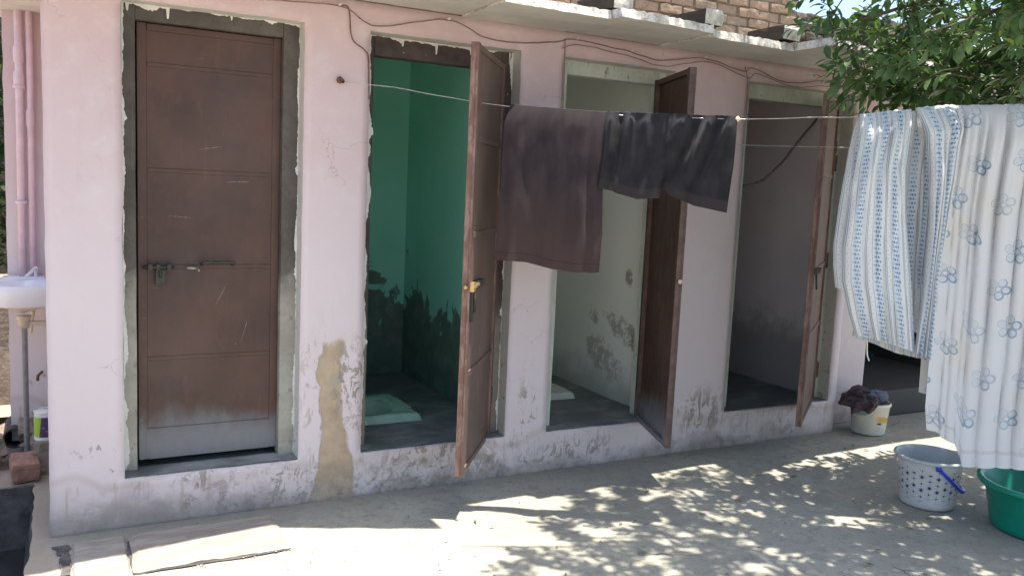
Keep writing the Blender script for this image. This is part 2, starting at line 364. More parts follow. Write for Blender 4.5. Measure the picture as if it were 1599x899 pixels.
def leafmat(name, a, b, tr):
    t = T(name); rnd = t.n('ShaderNodeNewGeometry').outputs['Random Per Island']
    rn2 = t.n('ShaderNodeObjectInfo').outputs['Random']
    q = t.ma('FRACT', t.add(rnd, rn2))
    n = t.noise(25, 3, .6)
    c = t.mix(q, a, b); c = t.mix(t.mul(t.ss(n, .45, .7), .3), c, tuple(v*1.5 for v in b[:3])+(1,))
    c = t.mix(t.ss(q, .965, .975), c, (.24, .32, .05, 1))
    t.fin(c, .42, spec=.45)
    tl = t.n('ShaderNodeBsdfTranslucent', {'Color': t.mix(.5, c, tr)})
    ms = t.n('ShaderNodeMixShader', {0: .32, 1: t.b.outputs[0], 2: tl.outputs[0]})
    t.t.links.new(ms.outputs[0], t.o.inputs[0]); M[name] = t.m
leafmat('leaf', (.045, .105, .042, 1), (.105, .19, .075, 1), (.15, .28, .03, 1))
leafmat('far_leaf', (.02, .04, .015, 1), (.04, .07, .025, 1), (.06, .1, .02, 1))

def cloth_finish(t, c, rough=.9, tr=.25, nsc=350, bump=.25):
    u = t.uv()
    wv = t.noise(nsc, 2, .5, v=u)
    t.fin(c, rough, t.bump(wv, bump, .001), spec=.15)
    t.b.inputs['Sheen Weight'].default_value = .15
    tl = t.n('ShaderNodeBsdfTranslucent', {'Color': c})
    ms = t.n('ShaderNodeMixShader', {0: tr, 1: t.b.outputs[0], 2: tl.outputs[0]})
    t.t.links.new(ms.outputs[0], t.o.inputs[0])
    return t.m
def cloth_mats():
    t = T('purple_brown_cloth'); u, v, _ = t.sep(t.uv())
    n = t.noise(5, 4, .6, v=t.map(t.uv(), (2.5, 1, 1))); n2 = t.noise(3, 3, .5, v=t.uv())
    c = t.mix(t.ss(n, .3, .7), (.028, .022, .026, 1), (.048, .036, .040, 1))
    c = t.mix(t.mul(t.ss(t.add(v, t.mul(n2, .3)), .40, .75), .75), c, (.074, .047, .043, 1))
    hem = t.mul(t.ss(v, .630, .633), t.ss(v, .637, .634)); c = t.mix(t.mul(hem, .6), c, (.02, .015, .02, 1))
    M['purple_brown_cloth'] = cloth_finish(t, c, .92, .08)
    t = T('navy_cloth'); n = t.noise(9, 5, .65, v=t.map(t.uv(), (1.5, 1, 1)))
    v = t.sep(t.uv())[1]
    c = t.mix(t.ss(n, .3, .7), (.016, .0155, .019, 1), (.029, .028, .033, 1))
    c = t.mix(t.ss(v, .315, .32), c, (.036, .030, .032, 1))
    M['navy_cloth'] = cloth_finish(t, c, .92, .05)
    # striped cotton: bands of little sprigs between thin double lines
    t = T('striped_cotton'); u, v, _ = t.sep(t.uv()); per = .105
    wob = t.noise(3, 2, .5, v=t.uv()); uu = t.add(u, t.mul(wob, .006))
    p = t.ma('FRACT', t.ma('DIVIDE', uu, per)); idx = t.ma('FLOOR', t.ma('DIVIDE', uu, per))
    c = (.70, .71, .70, 1)
    tint = t.mul(t.ss(p, .40, .5), t.ss(p, .92, .80)); c = t.mix(t.mul(tint, .38), c, (.44, .57, .72, 1))
    def line(at, w): return t.ss(t.ma('ABSOLUTE', t.sub(p, at)), w, w*.5)
    lm = t.mx(t.mx(line(.06, .022), line(.13, .022)), line(.40, .018))
    c = t.mix(t.mul(lm, .75), c, (.16, .22, .32, 1))
    # sprig column: three dots per row, alternating
    pv = t.ma('FRACT', t.ma('DIVIDE', v, .019)); row = t.ma('FLOOR', t.ma('DIVIDE', v, .019))
    alt = t.mul(t.ma('PINGPONG', row, 1), .075)
    def dot(at, r):
        dx = t.mul(t.sub(p, t.add(at, alt)), per); dy = t.mul(t.sub(pv, .5), .019)
        return t.ss(t.ma('SQRT', t.add(t.mul(dx, dx), t.mul(dy, dy))), r, r*.6)
    dm = t.mx(t.mx(dot(.60, .0066), dot(.73, .0058)), t.mul(dot(.50, .0042), .8))
    dm = t.mx(dm, t.mul(dot(.22, .003), .7))
    fade = t.ss(t.noise(6, 3, .5, v=t.uv()), .3, .6, .55, 1)
    c = t.mix(t.mul(dm, fade), c, (.10, .22, .40, 1))
    M['striped_cotton'] = cloth_finish(t, c, .88, .12)
    # printed flowers: five petal outlines round a small ring
    t = T('floral_cotton'); u, v, _ = t.sep(t.uv())
    def flowers(cell, ou, ov, seed, prob):
        a = t.ma('DIVIDE', t.add(u, ou), cell); b = t.ma('DIVIDE', t.add(v, ov), cell*.92)
        iu, iv = t.ma('FLOOR', a), t.ma('FLOOR', b)
        a = t.add(a, t.mul(t.ma('PINGPONG', iv, 1), .5)); iu = t.ma('FLOOR', a)
        wn = t.n('ShaderNodeTexWhiteNoise', {'Vector': t.xyz(iu, iv, seed)}, noise_dimensions='3D')
        r1, r2, r3 = t.sep(wn.outputs['Color'])
        x = t.mul(t.sub(t.sub(t.ma('FRACT', a), .5), t.mul(t.sub(r1, .5), .36)), cell)
        y = t.mul(t.sub(t.sub(t.ma('FRACT', b), .5), t.mul(t.sub(r2, .5), .34)), cell*.92)
        y = t.mul(y, t.add(.9, t.mul(r3, .25)))
        ang = t.add(t.ma('ARCTAN2', y, x), t.mul(r3, 6.28)); r = t.ma('SQRT', t.add(t.mul(x, x), t.mul(y, y)))
        sec = 2*math.pi/5
        th = t.sub(t.mul(t.ma('FRACT', t.add(t.ma('DIVIDE', ang, sec), .5)), sec), sec/2)
        px = t.sub(t.mul(r, t.ma('COSINE', th)), .034); py = t.mul(t.mul(r, t.ma('SINE', th)), 1.05)
        q = t.ma('SQRT', t.add(t.mul(px, px), t.mul(py, py)))
        wdt = t.add(.0012, t.mul(t.ss(t.add(x, t.mul(y, .6)), -.025, .05), .0048))
        pet = t.ss(t.ma('ABSOLUTE', t.sub(q, .0190)), wdt, t.mul(wdt, .5))
        ring = t.ss(t.ma('ABSOLUTE', t.sub(r, .0115)), .0028, .0013)
        fill = t.mul(t.ss(q, .0190, .016), .18)
        fm = t.mx(t.mx(pet, t.mul(ring, .7)), fill)
        return t.mul(fm, t.ss(r3, prob, prob+.01)), r1
    f1, k1 = flowers(.198, .05, .03, 1.0, .06)
    n = t.noise(8, 4, .6, v=t.uv()); big = t.noise(2.5, 3, .5, v=t.uv())
    c = t.mix(t.ss(big, .45, .68), (.68, .685, .70, 1), (.70, .66, .60, 1))
    c = t.mix(t.mul(f1, t.ss(n, .3, .62, .32, .9)), c, t.mix(k1, (.12, .24, .40, 1), (.20, .31, .43, 1)))
    lowb = t.mul(t.ss(v, 1.50, 1.503), t.ss(v, 1.52, 1.517)); c = t.mix(t.mul(lowb, .35), c, (.5, .45, .38, 1))
    M['floral_cotton'] = cloth_finish(t, c, .9, .14)
cloth_mats()

def bucket_print():
    t = T('bucket_print'); x, y, z = t.sep(t.obj())
    ang = t.ma('ARCTAN2', y, x); k = 24
    a = t.ma('DIVIDE', ang, 2*math.pi/k); fa = t.sub(t.ma('FRACT', a), .5); ia = t.ma('FLOOR', a)
    alt = t.ma('PINGPONG', ia, 1)
    zz = t.add(z, t.mul(alt, .017)); rowh = .034
    b = t.ma('DIVIDE', zz, rowh); fb = t.sub(t.ma('FRACT', b), .5); ib = t.ma('FLOOR', b)
    dx = t.mul(fa, 2*math.pi/k*.135); dz = t.mul(fb, rowh)
    r = t.ma('SQRT', t.add(t.mul(dx, dx), t.mul(dz, dz)))
    kind = t.ma('PINGPONG', ib, 1)
    dot = t.ss(r, .0078, .0066); ring = t.mul(t.ss(t.ma('ABSOLUTE', t.sub(r, .0105)), .0013, .0006), .6)
    star = t.ss(t.mul(t.ma('ABSOLUTE', dx), t.ma('ABSOLUTE', dz)), .0000055, .000003)
    star = t.mul(star, t.ss(r, .0115, .0105))
    pat = t.mx(t.mul(kind, t.mx(dot, ring)), t.mul(t.sub(1, kind), t.mx(star, t.ss(r, .0045, .0035))))
    stem = t.mul(t.ss(t.ma('ABSOLUTE', dx), .0008, .0004), .5)
    zone = t.mul(t.ss(t.add(z, t.mul(alt, .017)), .055, .06), t.ss(t.sub(z, t.mul(alt, .017)), .19, .185))
    pat = t.mul(t.mx(pat, stem), zone)
    n = t.noise(9, 5, .6)
    c = t.mix(t.ss(n, .35, .7), (.53, .54, .53, 1), (.62, .625, .60, 1))
    c = t.mix(t.mul(t.ss(t.add(z, t.mul(n, .04)), .05, .02), .5), c, (.42, .38, .31, 1))
    c = t.mix(pat, c, (.012, .022, .15, 1))
    M['bucket_print'] = t.fin(c, .4, spec=.45)
    t = T('paint_bucket'); x, y, z = t.sep(t.obj()); n = t.noise(10, 5, .7); n2 = t.noise(30, 5, .7)
    c = t.mix(t.ss(n, .35, .7), (.62, .61, .54, 1), (.72, .71, .65, 1))
    sr = t.add(t.mul(x, .88), t.mul(y, -.48)); zz = t.add(z, t.mul(sr, .16))
    bd = t.mul(t.ss(t.add(zz, t.mul(t.sub(n2, .5), .02)), .098, .103), t.ss(t.add(zz, t.mul(t.sub(n2, .5), .02)), .138, .132))
    bd = t.mul(bd, t.ss(t.add(sr, t.mul(n, .04)), .0, .05)); c = t.mix(t.mul(bd, .9), c, (.66, .38, .05, 1))
    gr = t.blob(sr, z, -.085, .150, .03, .022, n, .6, .2); c = t.mix(t.mul(gr, .7), c, (.12, .30, .25, 1))
    bl = t.blob(sr, z, .025, .085, .018, .006, n2, .8, .2); c = t.mix(bl, c, (.03, .03, .03, 1))
    M['paint_bucket'] = t.fin(c, .55)
    t = T('tin_print'); x, y, z = t.sep(t.obj()); n = t.noise(30, 4, .6)
    c = t.mix(t.ss(t.sub(x, t.mul(z, .1)), -.03, -.028), (.30, .50, .05, 1), (.09, .05, .13, 1))
    wh = t.mx(t.ss(z, .022, .018), t.ss(z, .118, .122)); c = t.mix(wh, c, (.72, .72, .70, 1))
    M['tin_print'] = t.fin(t.mix(t.mul(t.ss(n, .55, .7), .4), c, (.6, .58, .55, 1)), .4)
bucket_print()
def rag_plaid():
    t = T('rag_plaid'); u = t.obj(); x, y, z = t.sep(u)
    g = t.mx(t.ss(t.ma('ABSOLUTE', t.sub(t.ma('FRACT', t.mul(t.add(x, z), 28)), .5)), .1, .06), t.ss(t.ma('ABSOLUTE', t.sub(t.ma('FRACT', t.mul(t.sub(z, x), 28)), .5)), .1, .06))
    M['rag_plaid'] = t.fin(t.mix(t.mul(g, .22), (.075, .055, .066, 1), (.26, .21, .22, 1)), .95)
rag_plaid()

# ------------------------------------------------------------------ mesh helper
class MB:
    def __init__(s): s.v = []; s.f = []; s.mi = []; s.uv = {}; s.smooth = []
    def vert(s, p): s.v.append(tuple(p)); return len(s.v)-1
    def face(s, idx, mi=0, sm=False): s.f.append(tuple(idx)); s.mi.append(mi); s.smooth.append(sm)
    def box(s, x0, x1, y0, y1, z0, z1, mi=0, fm=None, rot=0, piv=(0, 0)):
        # fm: material for faces (-x, +x, -y, +y, -z, +z)
        P = [(x, y, z) for x in (x0, x1) for y in (y0, y1) for z in (z0, z1)]
        if rot:
            c, q = math.cos(rot), math.sin(rot)
            P = [(piv[0]+(x-piv[0])*c-(y-piv[1])*q, piv[1]+(x-piv[0])*q+(y-piv[1])*c, z) for x, y, z in P]
        b = len(s.v); s.v += P
        F = ((0, 1, 3, 2), (4, 6, 7, 5), (0, 4, 5, 1), (2, 3, 7, 6), (0, 2, 6, 4), (1, 5, 7, 3))
        for k, f in enumerate(F): s.face([b+i for i in f], fm[k] if fm else mi)
    def tube(s, pts, r, n=8, mi=0, cap=True):
        pts = [Vector(p) for p in pts]; N = len(pts)
        rs = r if isinstance(r, (list, tuple)) else [r]*N
        rings = []; up = None
        for i, p in enumerate(pts):
            t = (pts[min(i+1, N-1)]-pts[max(i-1, 0)]).normalized()
            if up is None: up = t.orthogonal().normalized()
            up = (up - t*up.dot(t)).normalized(); sd = t.cross(up)
            rings.append([s.vert(p+(up*math.cos(2*math.pi*k/n)+sd*math.sin(2*math.pi*k/n))*rs[i]) for k in range(n)])
        for a, b in zip(rings, rings[1:]):
            for k in range(n): s.face((a[k], a[(k+1) % n], b[(k+1) % n], b[k]), mi, True)
        if cap: s.face(rings[0][::-1], mi); s.face(rings[-1], mi)
    def lathe(s, prof, n=32, c=(0, 0, 0), mi=0, sx=1, sy=1, mis=None):
        rings = []
        for r, z in prof:
            if r < 1e-6: rings.append([s.vert((c[0], c[1], c[2]+z))])
            else: rings.append([s.vert((c[0]+r*sx*math.cos(2*math.pi*k/n), c[1]+r*sy*math.sin(2*math.pi*k/n), c[2]+z)) for k in range(n)])
        for j, (a, b) in enumerate(zip(rings, rings[1:])):
            m = mis[j] if mis else mi
            for k in range(n):
                if len(a) == 1: s.face((a[0], b[(k+1) % n], b[k]), m, True)
                elif len(b) == 1: s.face((a[k], a[(k+1) % n], b[0]), m, True)
                else: s.face((a[k], a[(k+1) % n], b[(k+1) % n], b[k]), m, True)
    def grid(s, fn, nu, nv, mi=0, uvf=None, sm=True):
        idx = [[s.vert(fn(i/nu, j/nv)) for i in range(nu+1)] for j in range(nv+1)]
        for j in range(nv):
            for i in range(nu):
                s.face((idx[j][i], idx[j][i+1], idx[j+1][i+1], idx[j+1][i]), mi, sm)
                if uvf: s.uv[len(s.f)-1] = [uvf(a/nu, b/nv) for a, b in ((i, j), (i+1, j), (i+1, j+1), (i, j+1))]
        return idx
    def mesh(s, name, mats):
        me = bpy.data.meshes.new(name); me.from_pydata(s.v, [], s.f)
        for m in mats: me.materials.append(M[m] if isinstance(m, str) else m)
        me.polygons.foreach_set('material_index', s.mi); me.polygons.foreach_set('use_smooth', s.smooth)
        if s.uv:
            ul = me.uv_layers.new(name='UVMap')
            for p in me.polygons:
                if p.index in s.uv:
                    for k, li in enumerate(p.loop_indices): ul.data[li].uv = s.uv[p.index][k]
        me.update(); return me
    def build(s, name, mats, parent=None, bevel=0, seg=2, loc=None):
        o = bpy.data.objects.new(name, s.mesh(name, mats)); COL.objects.link(o)
        if parent: o.parent = parent
        if loc: o.location = loc
        if bevel:
            md = o.modifiers.new('bevel', 'BEVEL'); md.width = bevel; md.segments = seg; md.limit_method = 'ANGLE'
        return o
def tag(o, label, cat, group=None):
    o['label'] = label; o['category'] = cat
    if group: o['group'] = group
    return o
def thing(name, label, cat, loc=(0, 0, 0), group=None, rz=0):
    o = bpy.data.objects.new(name, None); COL.objects.link(o); o.location = loc; o.rotation_euler.z = rz
    o.empty_display_size = .1
    return tag(o, label, cat, group)
def structure(o): o['kind'] = 'structure'; return o
def nz(x, y=0, z=0, s=1): return mnoise.noise(Vector((x*s, y*s, z*s)))
def pl(pts):
    xs = [p[0] for p in pts]; ys = [p[1] for p in pts]
    def f(x):
        x = min(max(x, xs[0]), xs[-1])
        for i in range(len(xs)-1):
            if x <= xs[i+1]:
                t = (x-xs[i])/max(1e-9, xs[i+1]-xs[i]); return ys[i]+(ys[i+1]-ys[i])*t
        return ys[-1]
    return f
def spl(pts, n=6):
    """Catmull-Rom through points"""
    P = [Vector(p) for p in pts]; P = [P[0]*2-P[1]]+P+[P[-1]*2-P[-2]]; out = []
    for i in range(1, len(P)-2):
        for k in range(n):
            t = k/n; a, b, c, d = P[i-1:i+3]
            out.append(.5*((2*b)+(c-a)*t+(2*a-5*b+4*c-d)*t*t+(3*b-3*c+d-a)*t**3))
    out.append(P[-2]); return out

# ------------------------------------------------------------------ ground
TX = -.07                     # right edge of the drain
def ground():
    m = MB()
    def patch(x0, x1, y0, y1, nx, ny, amp=.004):
        def fn(u, v):
            x = x0+(x1-x0)*u; y = y0+(y1-y0)*v
            e = x
            if x0 == TX and u < .5: e = x+(1-u*2)**6*(.012*nz(y*9, 3)-.015-max(0, -y-.02)*.06)
            return (e, y, -.003+amp*nz(x*1.7, y*1.7, 1)+amp*.4*nz(x*6, y*6, 5))
        m.grid(fn, nx, ny)
    patch(TX, 6, -3.2, .0, 120, 64)
    patch(TX, .1, 0, .9, 12, 24)
    patch(4.4, 8, 0, .3, 20, 4)
    z = -.004
    def q(x0, x1, y0, y1, zz=z):
        b = len(m.v); m.v += [(x0, y0, zz), (x1, y0, zz), (x1, y1, zz), (x0, y1, zz)]; m.face((b, b+1, b+2, b+3))
    q(6, 120, -120, 0); q(TX-.7, 6, -120, -3.2); q(-120, TX-.7, -120, 120); q(TX-.7, 8, 2.0, 120); q(8, 120, 0, 120)
    q(4.4, 8, .3, 2.0)
    g = structure(m.build('ground', ['yard_concrete']))
    # flagstones along the foot of the wall
    def stone(x0, x1, y0, y1, th, seed, sk=0):
        m = MB(); nx, ny = 24, 12
        def ed(u, v):
            x = x0+(x1-x0)*u; y = y0+(y1-y0)*v
            x += sk*(1-v); k = 1-min(u, 1-u, v, 1-v)*2
            x += .012*nz(y*8, seed)*(1 if u in (0, 1) else .2); y += (.02*nz(x*9, seed+4)+.008*nz(x*34, seed))*(1 if v in (0, 1) else .3)
            return x, y
        top = m.grid(lambda u, v: (*ed(u, v), th+.004*nz(u*3, v*3, seed)-(.010 if v == 0 or u in (0, 1) else 0)-(.004*abs(nz(u*20, seed)) if v < .1 else 0)), nx, ny, sm=False)
        for row in (top[0],):
            lo = [m.vert((m.v[i][0], m.v[i][1]+.006, -.05)) for i in row]
            for k in range(nx): m.face((lo[k], lo[k+1], row[k+1], row[k]))
        for col, s in (([r[0] for r in top], 1), ([r[-1] for r in top], -1)):
            lo = [m.vert((m.v[i][0]+.004*s, m.v[i][1], -.05)) for i in col]
            for k in range(ny): m.face((lo[k], col[k], col[k+1], lo[k+1]))
        return m.build('flagstone', ['flagstone'], g)
    stone(.268, .85, -.475, -.135, .017, 1, -.015)
    stone(.055, .25, -.47, -.12, .010, 5, 0)
    # gaps in front of and between the flagstones
    m = MB()
    xs = [.255+i*.0125 for i in range(48)]
    a = [m.vert((x, -.462-.006+.02*nz(x*9, 5)*0, .0025)) for x in xs]
    b = [m.vert((x, -.478-.010*(1+nz(x*7, 2))*(1 if .3 < x < .8 else .4), .0025)) for x in xs]
    for k in range(47): m.face((b[k], b[k+1], a[k+1], a[k]))
    ys = [-.46+i*.012 for i in range(26)]
    a = [m.vert((.258-.006*(1+nz(y*20, 9))*(1 if -.42 < y < -.2 else .3), y, .0025)) for y in ys]; b = [m.vert((.264, y, .0025)) for y in ys]
    for k in range(25): m.face((a[k], b[k], b[k+1], a[k+1]))
    ys = [-.40+i*.012 for i in range(25)]
    a = [m.vert((.030-.013*(1+nz(y*14, 3))-(.02 if y > -.2 else 0)*(1+nz(y*30)), y, .0025)) for y in ys]; b = [m.vert((.048+.008*nz(y*25, 7), y, .0025)) for y in ys]
    for k in range(24): m.face((a[k], b[k], b[k+1], a[k+1]))
    m.build('joint_dirt', ['trench_wall'], g)
    # crumbs of broken mortar by the flagstone edge
    m = MB(); rr = random.Random(3)
    for k in range(70):
        x = rr.uniform(.28, .98); y = -.49-rr.random()**2*.16+(x-.6)*.06; s = rr.uniform(.0015, .0045)
        m.lathe([(0, -s*.4), (s, 0), (s*.6, s*.5), (0, s*.7)], 5, (x, y, .003), sx=rr.uniform(.7, 1.6))
    c = m.build('mortar_crumbs', ['flagstone'], g); c['kind'] = 'stuff'
    # grit and bits of dry leaf
    m = MB(); rr = random.Random(12)
    for k in range(260):
        x = rr.uniform(.2, 5.2); y = -.02-rr.random()**1.6*2.2; s = rr.uniform(.0015, .0048)
        m.lathe([(0, -s*.3), (s, 0), (s*.5, s*.6), (0, s*.7)], 5, (x, y, .001), sx=rr.uniform(.6, 1.8))
    for k in range(46):
        x = rr.uniform(1.3, 4.6); y = rr.uniform(-2.0, -.15); a = rr.random()*6.28; l = rr.uniform(.012, .032); w_ = l*.28
        c_, q_ = math.cos(a), math.sin(a); h = rr.uniform(.004, .009)
        P = [(-l, 0, .003), (0, -w_, h), (l, 0, .004), (0, w_, h)]
        m.face([m.vert((x+p*c_-r_*q_, y+p*q_+r_*c_, z_)) for p, r_, z_ in P], 1)
    gr_ = m.build('grit', ['flagstone', 'dry_leaf'], g); gr_['kind'] = 'stuff'
    # open drain
    m = MB()
    m.box(-.80, TX-.03, -4, .72, -.40, -.30, 0, rot=0)
    d = structure(m.build('drain_water', ['sludge']))
    m = MB()
    m.grid(lambda u, v: (TX-.004+.012*nz(v*12, u*4)-.06*u-max(0, .02-(-3.2+4*v))*0, -3.2+4.0*v, -.008-.34*u), 6, 60)
    m.grid(lambda u, v: (-.78+.70*u, .66+.02*nz(u*6, v*4), -.34*v), 8, 4)
    m.box(-.86, -.78, -4, .7, -.4, -.01)
    structure(m.build('drain_wall', ['trench_wall']))
    m = MB()
    m.grid(lambda u, v: (-.8+.87*u, .93+1.1*v, -.06+.03*nz(u*7, v*7)+.02*nz(u*25, v*25)-.10*math.exp(-((u-.68)/.08)**2)*(1-v)), 40, 40)
    structure(m.build('muddy_ground', ['mud']))
ground()

# ------------------------------------------------------------------ toilet block
SOF = 2.287; FL = .21
block = thing('toilet_block', 'long low pink latrine block with four brown steel doors and a stone slab roof', 'building', (0, 0, 0))
OPEN = [(.260, .988, FL, 2.172), (1.285, 2.060, FL, 2.165), (2.310, 3.030, FL, 2.168), (3.556, 4.445, FL, 2.155)]
def front_wall():
    m = MB(); X0, X1 = -.018, 4.518
    xb = sorted({X0, X1, *[o[0] for o in OPEN], *[o[1] for o in OPEN]}); zb = [-.02, FL, 2.165, SOF]
    def sub(a, st):
        out = []
        for p, q in zip(a, a[1:]):
            k = max(1, round((q-p)/st)); out += [p+(q-p)*i/k for i in range(k)]
        return out+[a[-1]]
    xs, zs = sub(xb, .035), sub(zb, .035)
    def filled(x, z):
        for a, b, c, d in OPEN:
            if a < x < b and c < z < 2.165: return False
        return True
    vid = {}
    def V(i, j, back=False):
        k = (i, j, back)
        if k not in vid:
            x, z = xs[i], zs[j]
            jx = .003*nz(x*6, z*9, 2)+.0015*nz(x*20, z*25, 2); jz = .003*nz(x*9, z*6, 7)
            if j in (0, len(zs)-1): jz = 0
            y = .004*nz(x*2.2, z*2.2, 3)+.0018*nz(x*8, z*8, 1)
            if z < .25: y += .005*nz(x*7, z*9, 11)-.004
            vid[k] = m.vert((x+jx, .12 if back else y, z+jz))
        return vid[k]
    F = [[filled((xs[i]+xs[i+1])/2, (zs[j]+zs[j+1])/2) for j in range(len(zs)-1)] for i in range(len(xs)-1)]
    for i in range(len(xs)-1):
        for j in range(len(zs)-1):
            if not F[i][j]: continue
            m.face((V(i, j), V(i+1, j), V(i+1, j+1), V(i, j+1)), 0, True)
            for di, dj, e in ((-1, 0, (i, j, i, j+1)), (1, 0, (i+1, j+1, i+1, j)), (0, -1, (i+1, j, i, j)), (0, 1, (i, j+1, i+1, j+1))):
                a, b = i+di, j+dj
                out = not (0 <= a < len(F) and 0 <= b < len(F[0]))
                if out or not F[a][b]:
                    p, q, r_, s_ = e
                    m.face((V(p, q), V(r_, s_), V(r_, s_, True), V(p, q, True)), 0 if out else 1)
    return m.build('front_wall', ['pink_paint', 'reveal_paint'], block)
front_wall()
# partitions, back wall, end walls; each side carries its own cubicle's colour
def pbox(name, a, mats, fm, bev=0):
    m = MB(); m.box(*a, fm=fm); return m.build(name, mats, block, bev)
WT = SOF-.001
pbox('end_wall', (.08, .18, .12, 1.6, 0, WT), ['pink_paint', 'grey_plaster'], (0, 1, 0, 0, 0, 0))
pbox('partition_wall', (1.12, 1.255, .12, 1.6, 0, WT), ['grey_plaster', 'teal_plaster'], (0, 1, 0, 0, 0, 0))
pbox('partition_wall', (2.105, 2.215, .12, 1.6, 0, WT), ['teal_plaster', 'mint_plaster'], (0, 1, 0, 0, 0, 0))
pbox('partition_wall', (3.09, 3.20, .12, 1.6, 0, WT), ['mint_plaster', 'mauve_plaster'], (0, 1, 0, 0, 0, 0))
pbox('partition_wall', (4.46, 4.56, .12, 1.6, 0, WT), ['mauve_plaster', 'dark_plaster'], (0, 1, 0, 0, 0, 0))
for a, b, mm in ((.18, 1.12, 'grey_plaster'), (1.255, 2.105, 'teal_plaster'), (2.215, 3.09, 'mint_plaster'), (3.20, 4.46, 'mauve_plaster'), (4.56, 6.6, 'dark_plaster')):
    pbox('back_wall', (a, b, 1.6, 1.7, 0, WT), [mm], (0,)*6)
for a, b in ((.18, 1.12), (1.255, 2.105), (2.215, 3.09), (3.20, 4.46)):
    def flr(u, v):
        x = a+(b-a)*u; y = .12+1.48*v
        pit = any(p[0]+.05 < x < p[1]-.05 and p[2]+.05 < y < p[3]-.05 for p in ((1.34, 1.785, .44, .93), (2.44, 2.875, .59, .96)))
        return (x, y, FL-.004+.006*nz(u*4, v*5, a)-(.20 if pit else 0))
    m = MB(); m.grid(flr, 60, 80)
    m.build('floor', ['wet_floor'], block)
# threshold tops, level with each cubicle floor, worn at the lip
for k, (a, b, c, d) in enumerate(OPEN):
    m = MB()
    m.grid(lambda u, v: (a+.002+(b-a-.004)*u, .004+.118*v, FL+.0055-.002*(1-v)**3*(1+nz(u*9, k))), 24, 4)
    m.build('threshold', ['wet_floor'], block)

# frames
def bar(m, x0, x1, z0, z1, y0, y1, ax, seed, mi=0):
    """slightly crooked hand-painted bar, subdivided along its length"""
    n = 14
    if ax == 'z':
        rings = [[m.vert((x+.0022*nz(k*.7, seed, x*9), y, z0+(z1-z0)*k/n)) for x, y in ((x0, y0), (x1, y0), (x1, y1), (x0, y1))] for k in range(n+1)]
    else:
        rings = [[m.vert((x0+(x1-x0)*k/n, y, z+.0022*nz(k*.7, seed, z*9))) for z, y in ((z0, y0), (z0, y1), (z1, y1), (z1, y0))] for k in range(n+1)]
    for p, q in zip(rings, rings[1:]):
        for e in range(4): m.face((p[e], p[(e+1) % 4], q[(e+1) % 4], q[e]), mi)
    m.face(rings[0][::-1], mi); m.face(rings[-1], mi)
def smear(m, x0, x1, z0, z1, side, y, seed, amp=.012):
    """ragged brush edge of the wall paint lapping over a frame; side = edge it hangs from"""
    L = (x1-x0) if side in 'tb' else (z1-z0); n = max(10, int(L/.0035)); A = []; B = []
    rr = random.Random(seed)
    dr = [(rr.uniform(.02, L-.02), rr.uniform(.003, .006), rr.uniform(.02, .085)) for _ in range(4)] if side == 't' else []
    fl = [(rr.uniform(0, L), rr.uniform(.015, .06), rr.uniform(.004, .020)) for _ in range(int(2+L*2))]
    for k in range(n+1):
        t = k/n; q = nz(t*L*4.5, seed)*1.25+nz(t*L*21, seed+3)*.4+nz(t*L*70, seed+5)*.22; wd = max(.0006, amp*(.40+q))
        for c, hw, ln in dr:
            if abs(t*L-c) < hw: wd = max(wd, ln*(1-.25*(abs(t*L-c)/hw)**4))
        for c, hw, ln in fl:
            if abs(t*L-c) < hw: wd += ln*(1-(abs(t*L-c)/hw)**2)*(.7+.6*nz(t*L*90, seed))
        if side == 'l': A.append((x0, y, z0+L*t)); B.append((x0+wd, y, z0+L*t))
        elif side == 'r': A.append((x1, y, z0+L*t)); B.append((x1-wd, y, z0+L*t))
        else: A.append((x0+L*t, y, z1)); B.append((x0+L*t, y, z1-wd))
    a = [m.vert(p) for p in A]; b = [m.vert(p) for p in B]
    for k in range(n):
        f = (a[k], b[k], b[k+1], a[k+1]); m.face(f if side != 'l' else f[::-1])
def frame(k, mat, jl, jr, hd, y0=.088, zlow=FL+.002):
    a, b, c, d = OPEN[k]; m = MB()
    bar(m, a-.01, a+jl, zlow, d+.02, y0, .165, 'z', k*7+1)
    bar(m, b-jr, b+.008, zlow, d+.02, y0, .165, 'z', k*7+2)
    bar(m, a+jl, b-jr, d-hd, d+.02, y0+.0015, .165, 'x', k*7+3)
    o = m.build('door_frame', [mat], block, .003, 1)
    s = MB()
    smear(s, a+(.006 if k == 0 else .028), b, c+.01, d, 'l', y0-.003, k*5+1, .016)
    smear(s, a, b+.004-.0, c+.01, d, 'r', y0-.003, k*5+2, .016 if k < 2 else .01)
    smear(s, a, b, c, d-.002, 't', y0-.0045, k*5+3, .020)
    if k < 2: s.build('paint_smear', ['white_smear'], o)
    return o
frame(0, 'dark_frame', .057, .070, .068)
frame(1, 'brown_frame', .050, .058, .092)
frame(2, 'mint_frame', .078, .050, .075)
frame(3, 'mint_frame', .100, .045, .072)

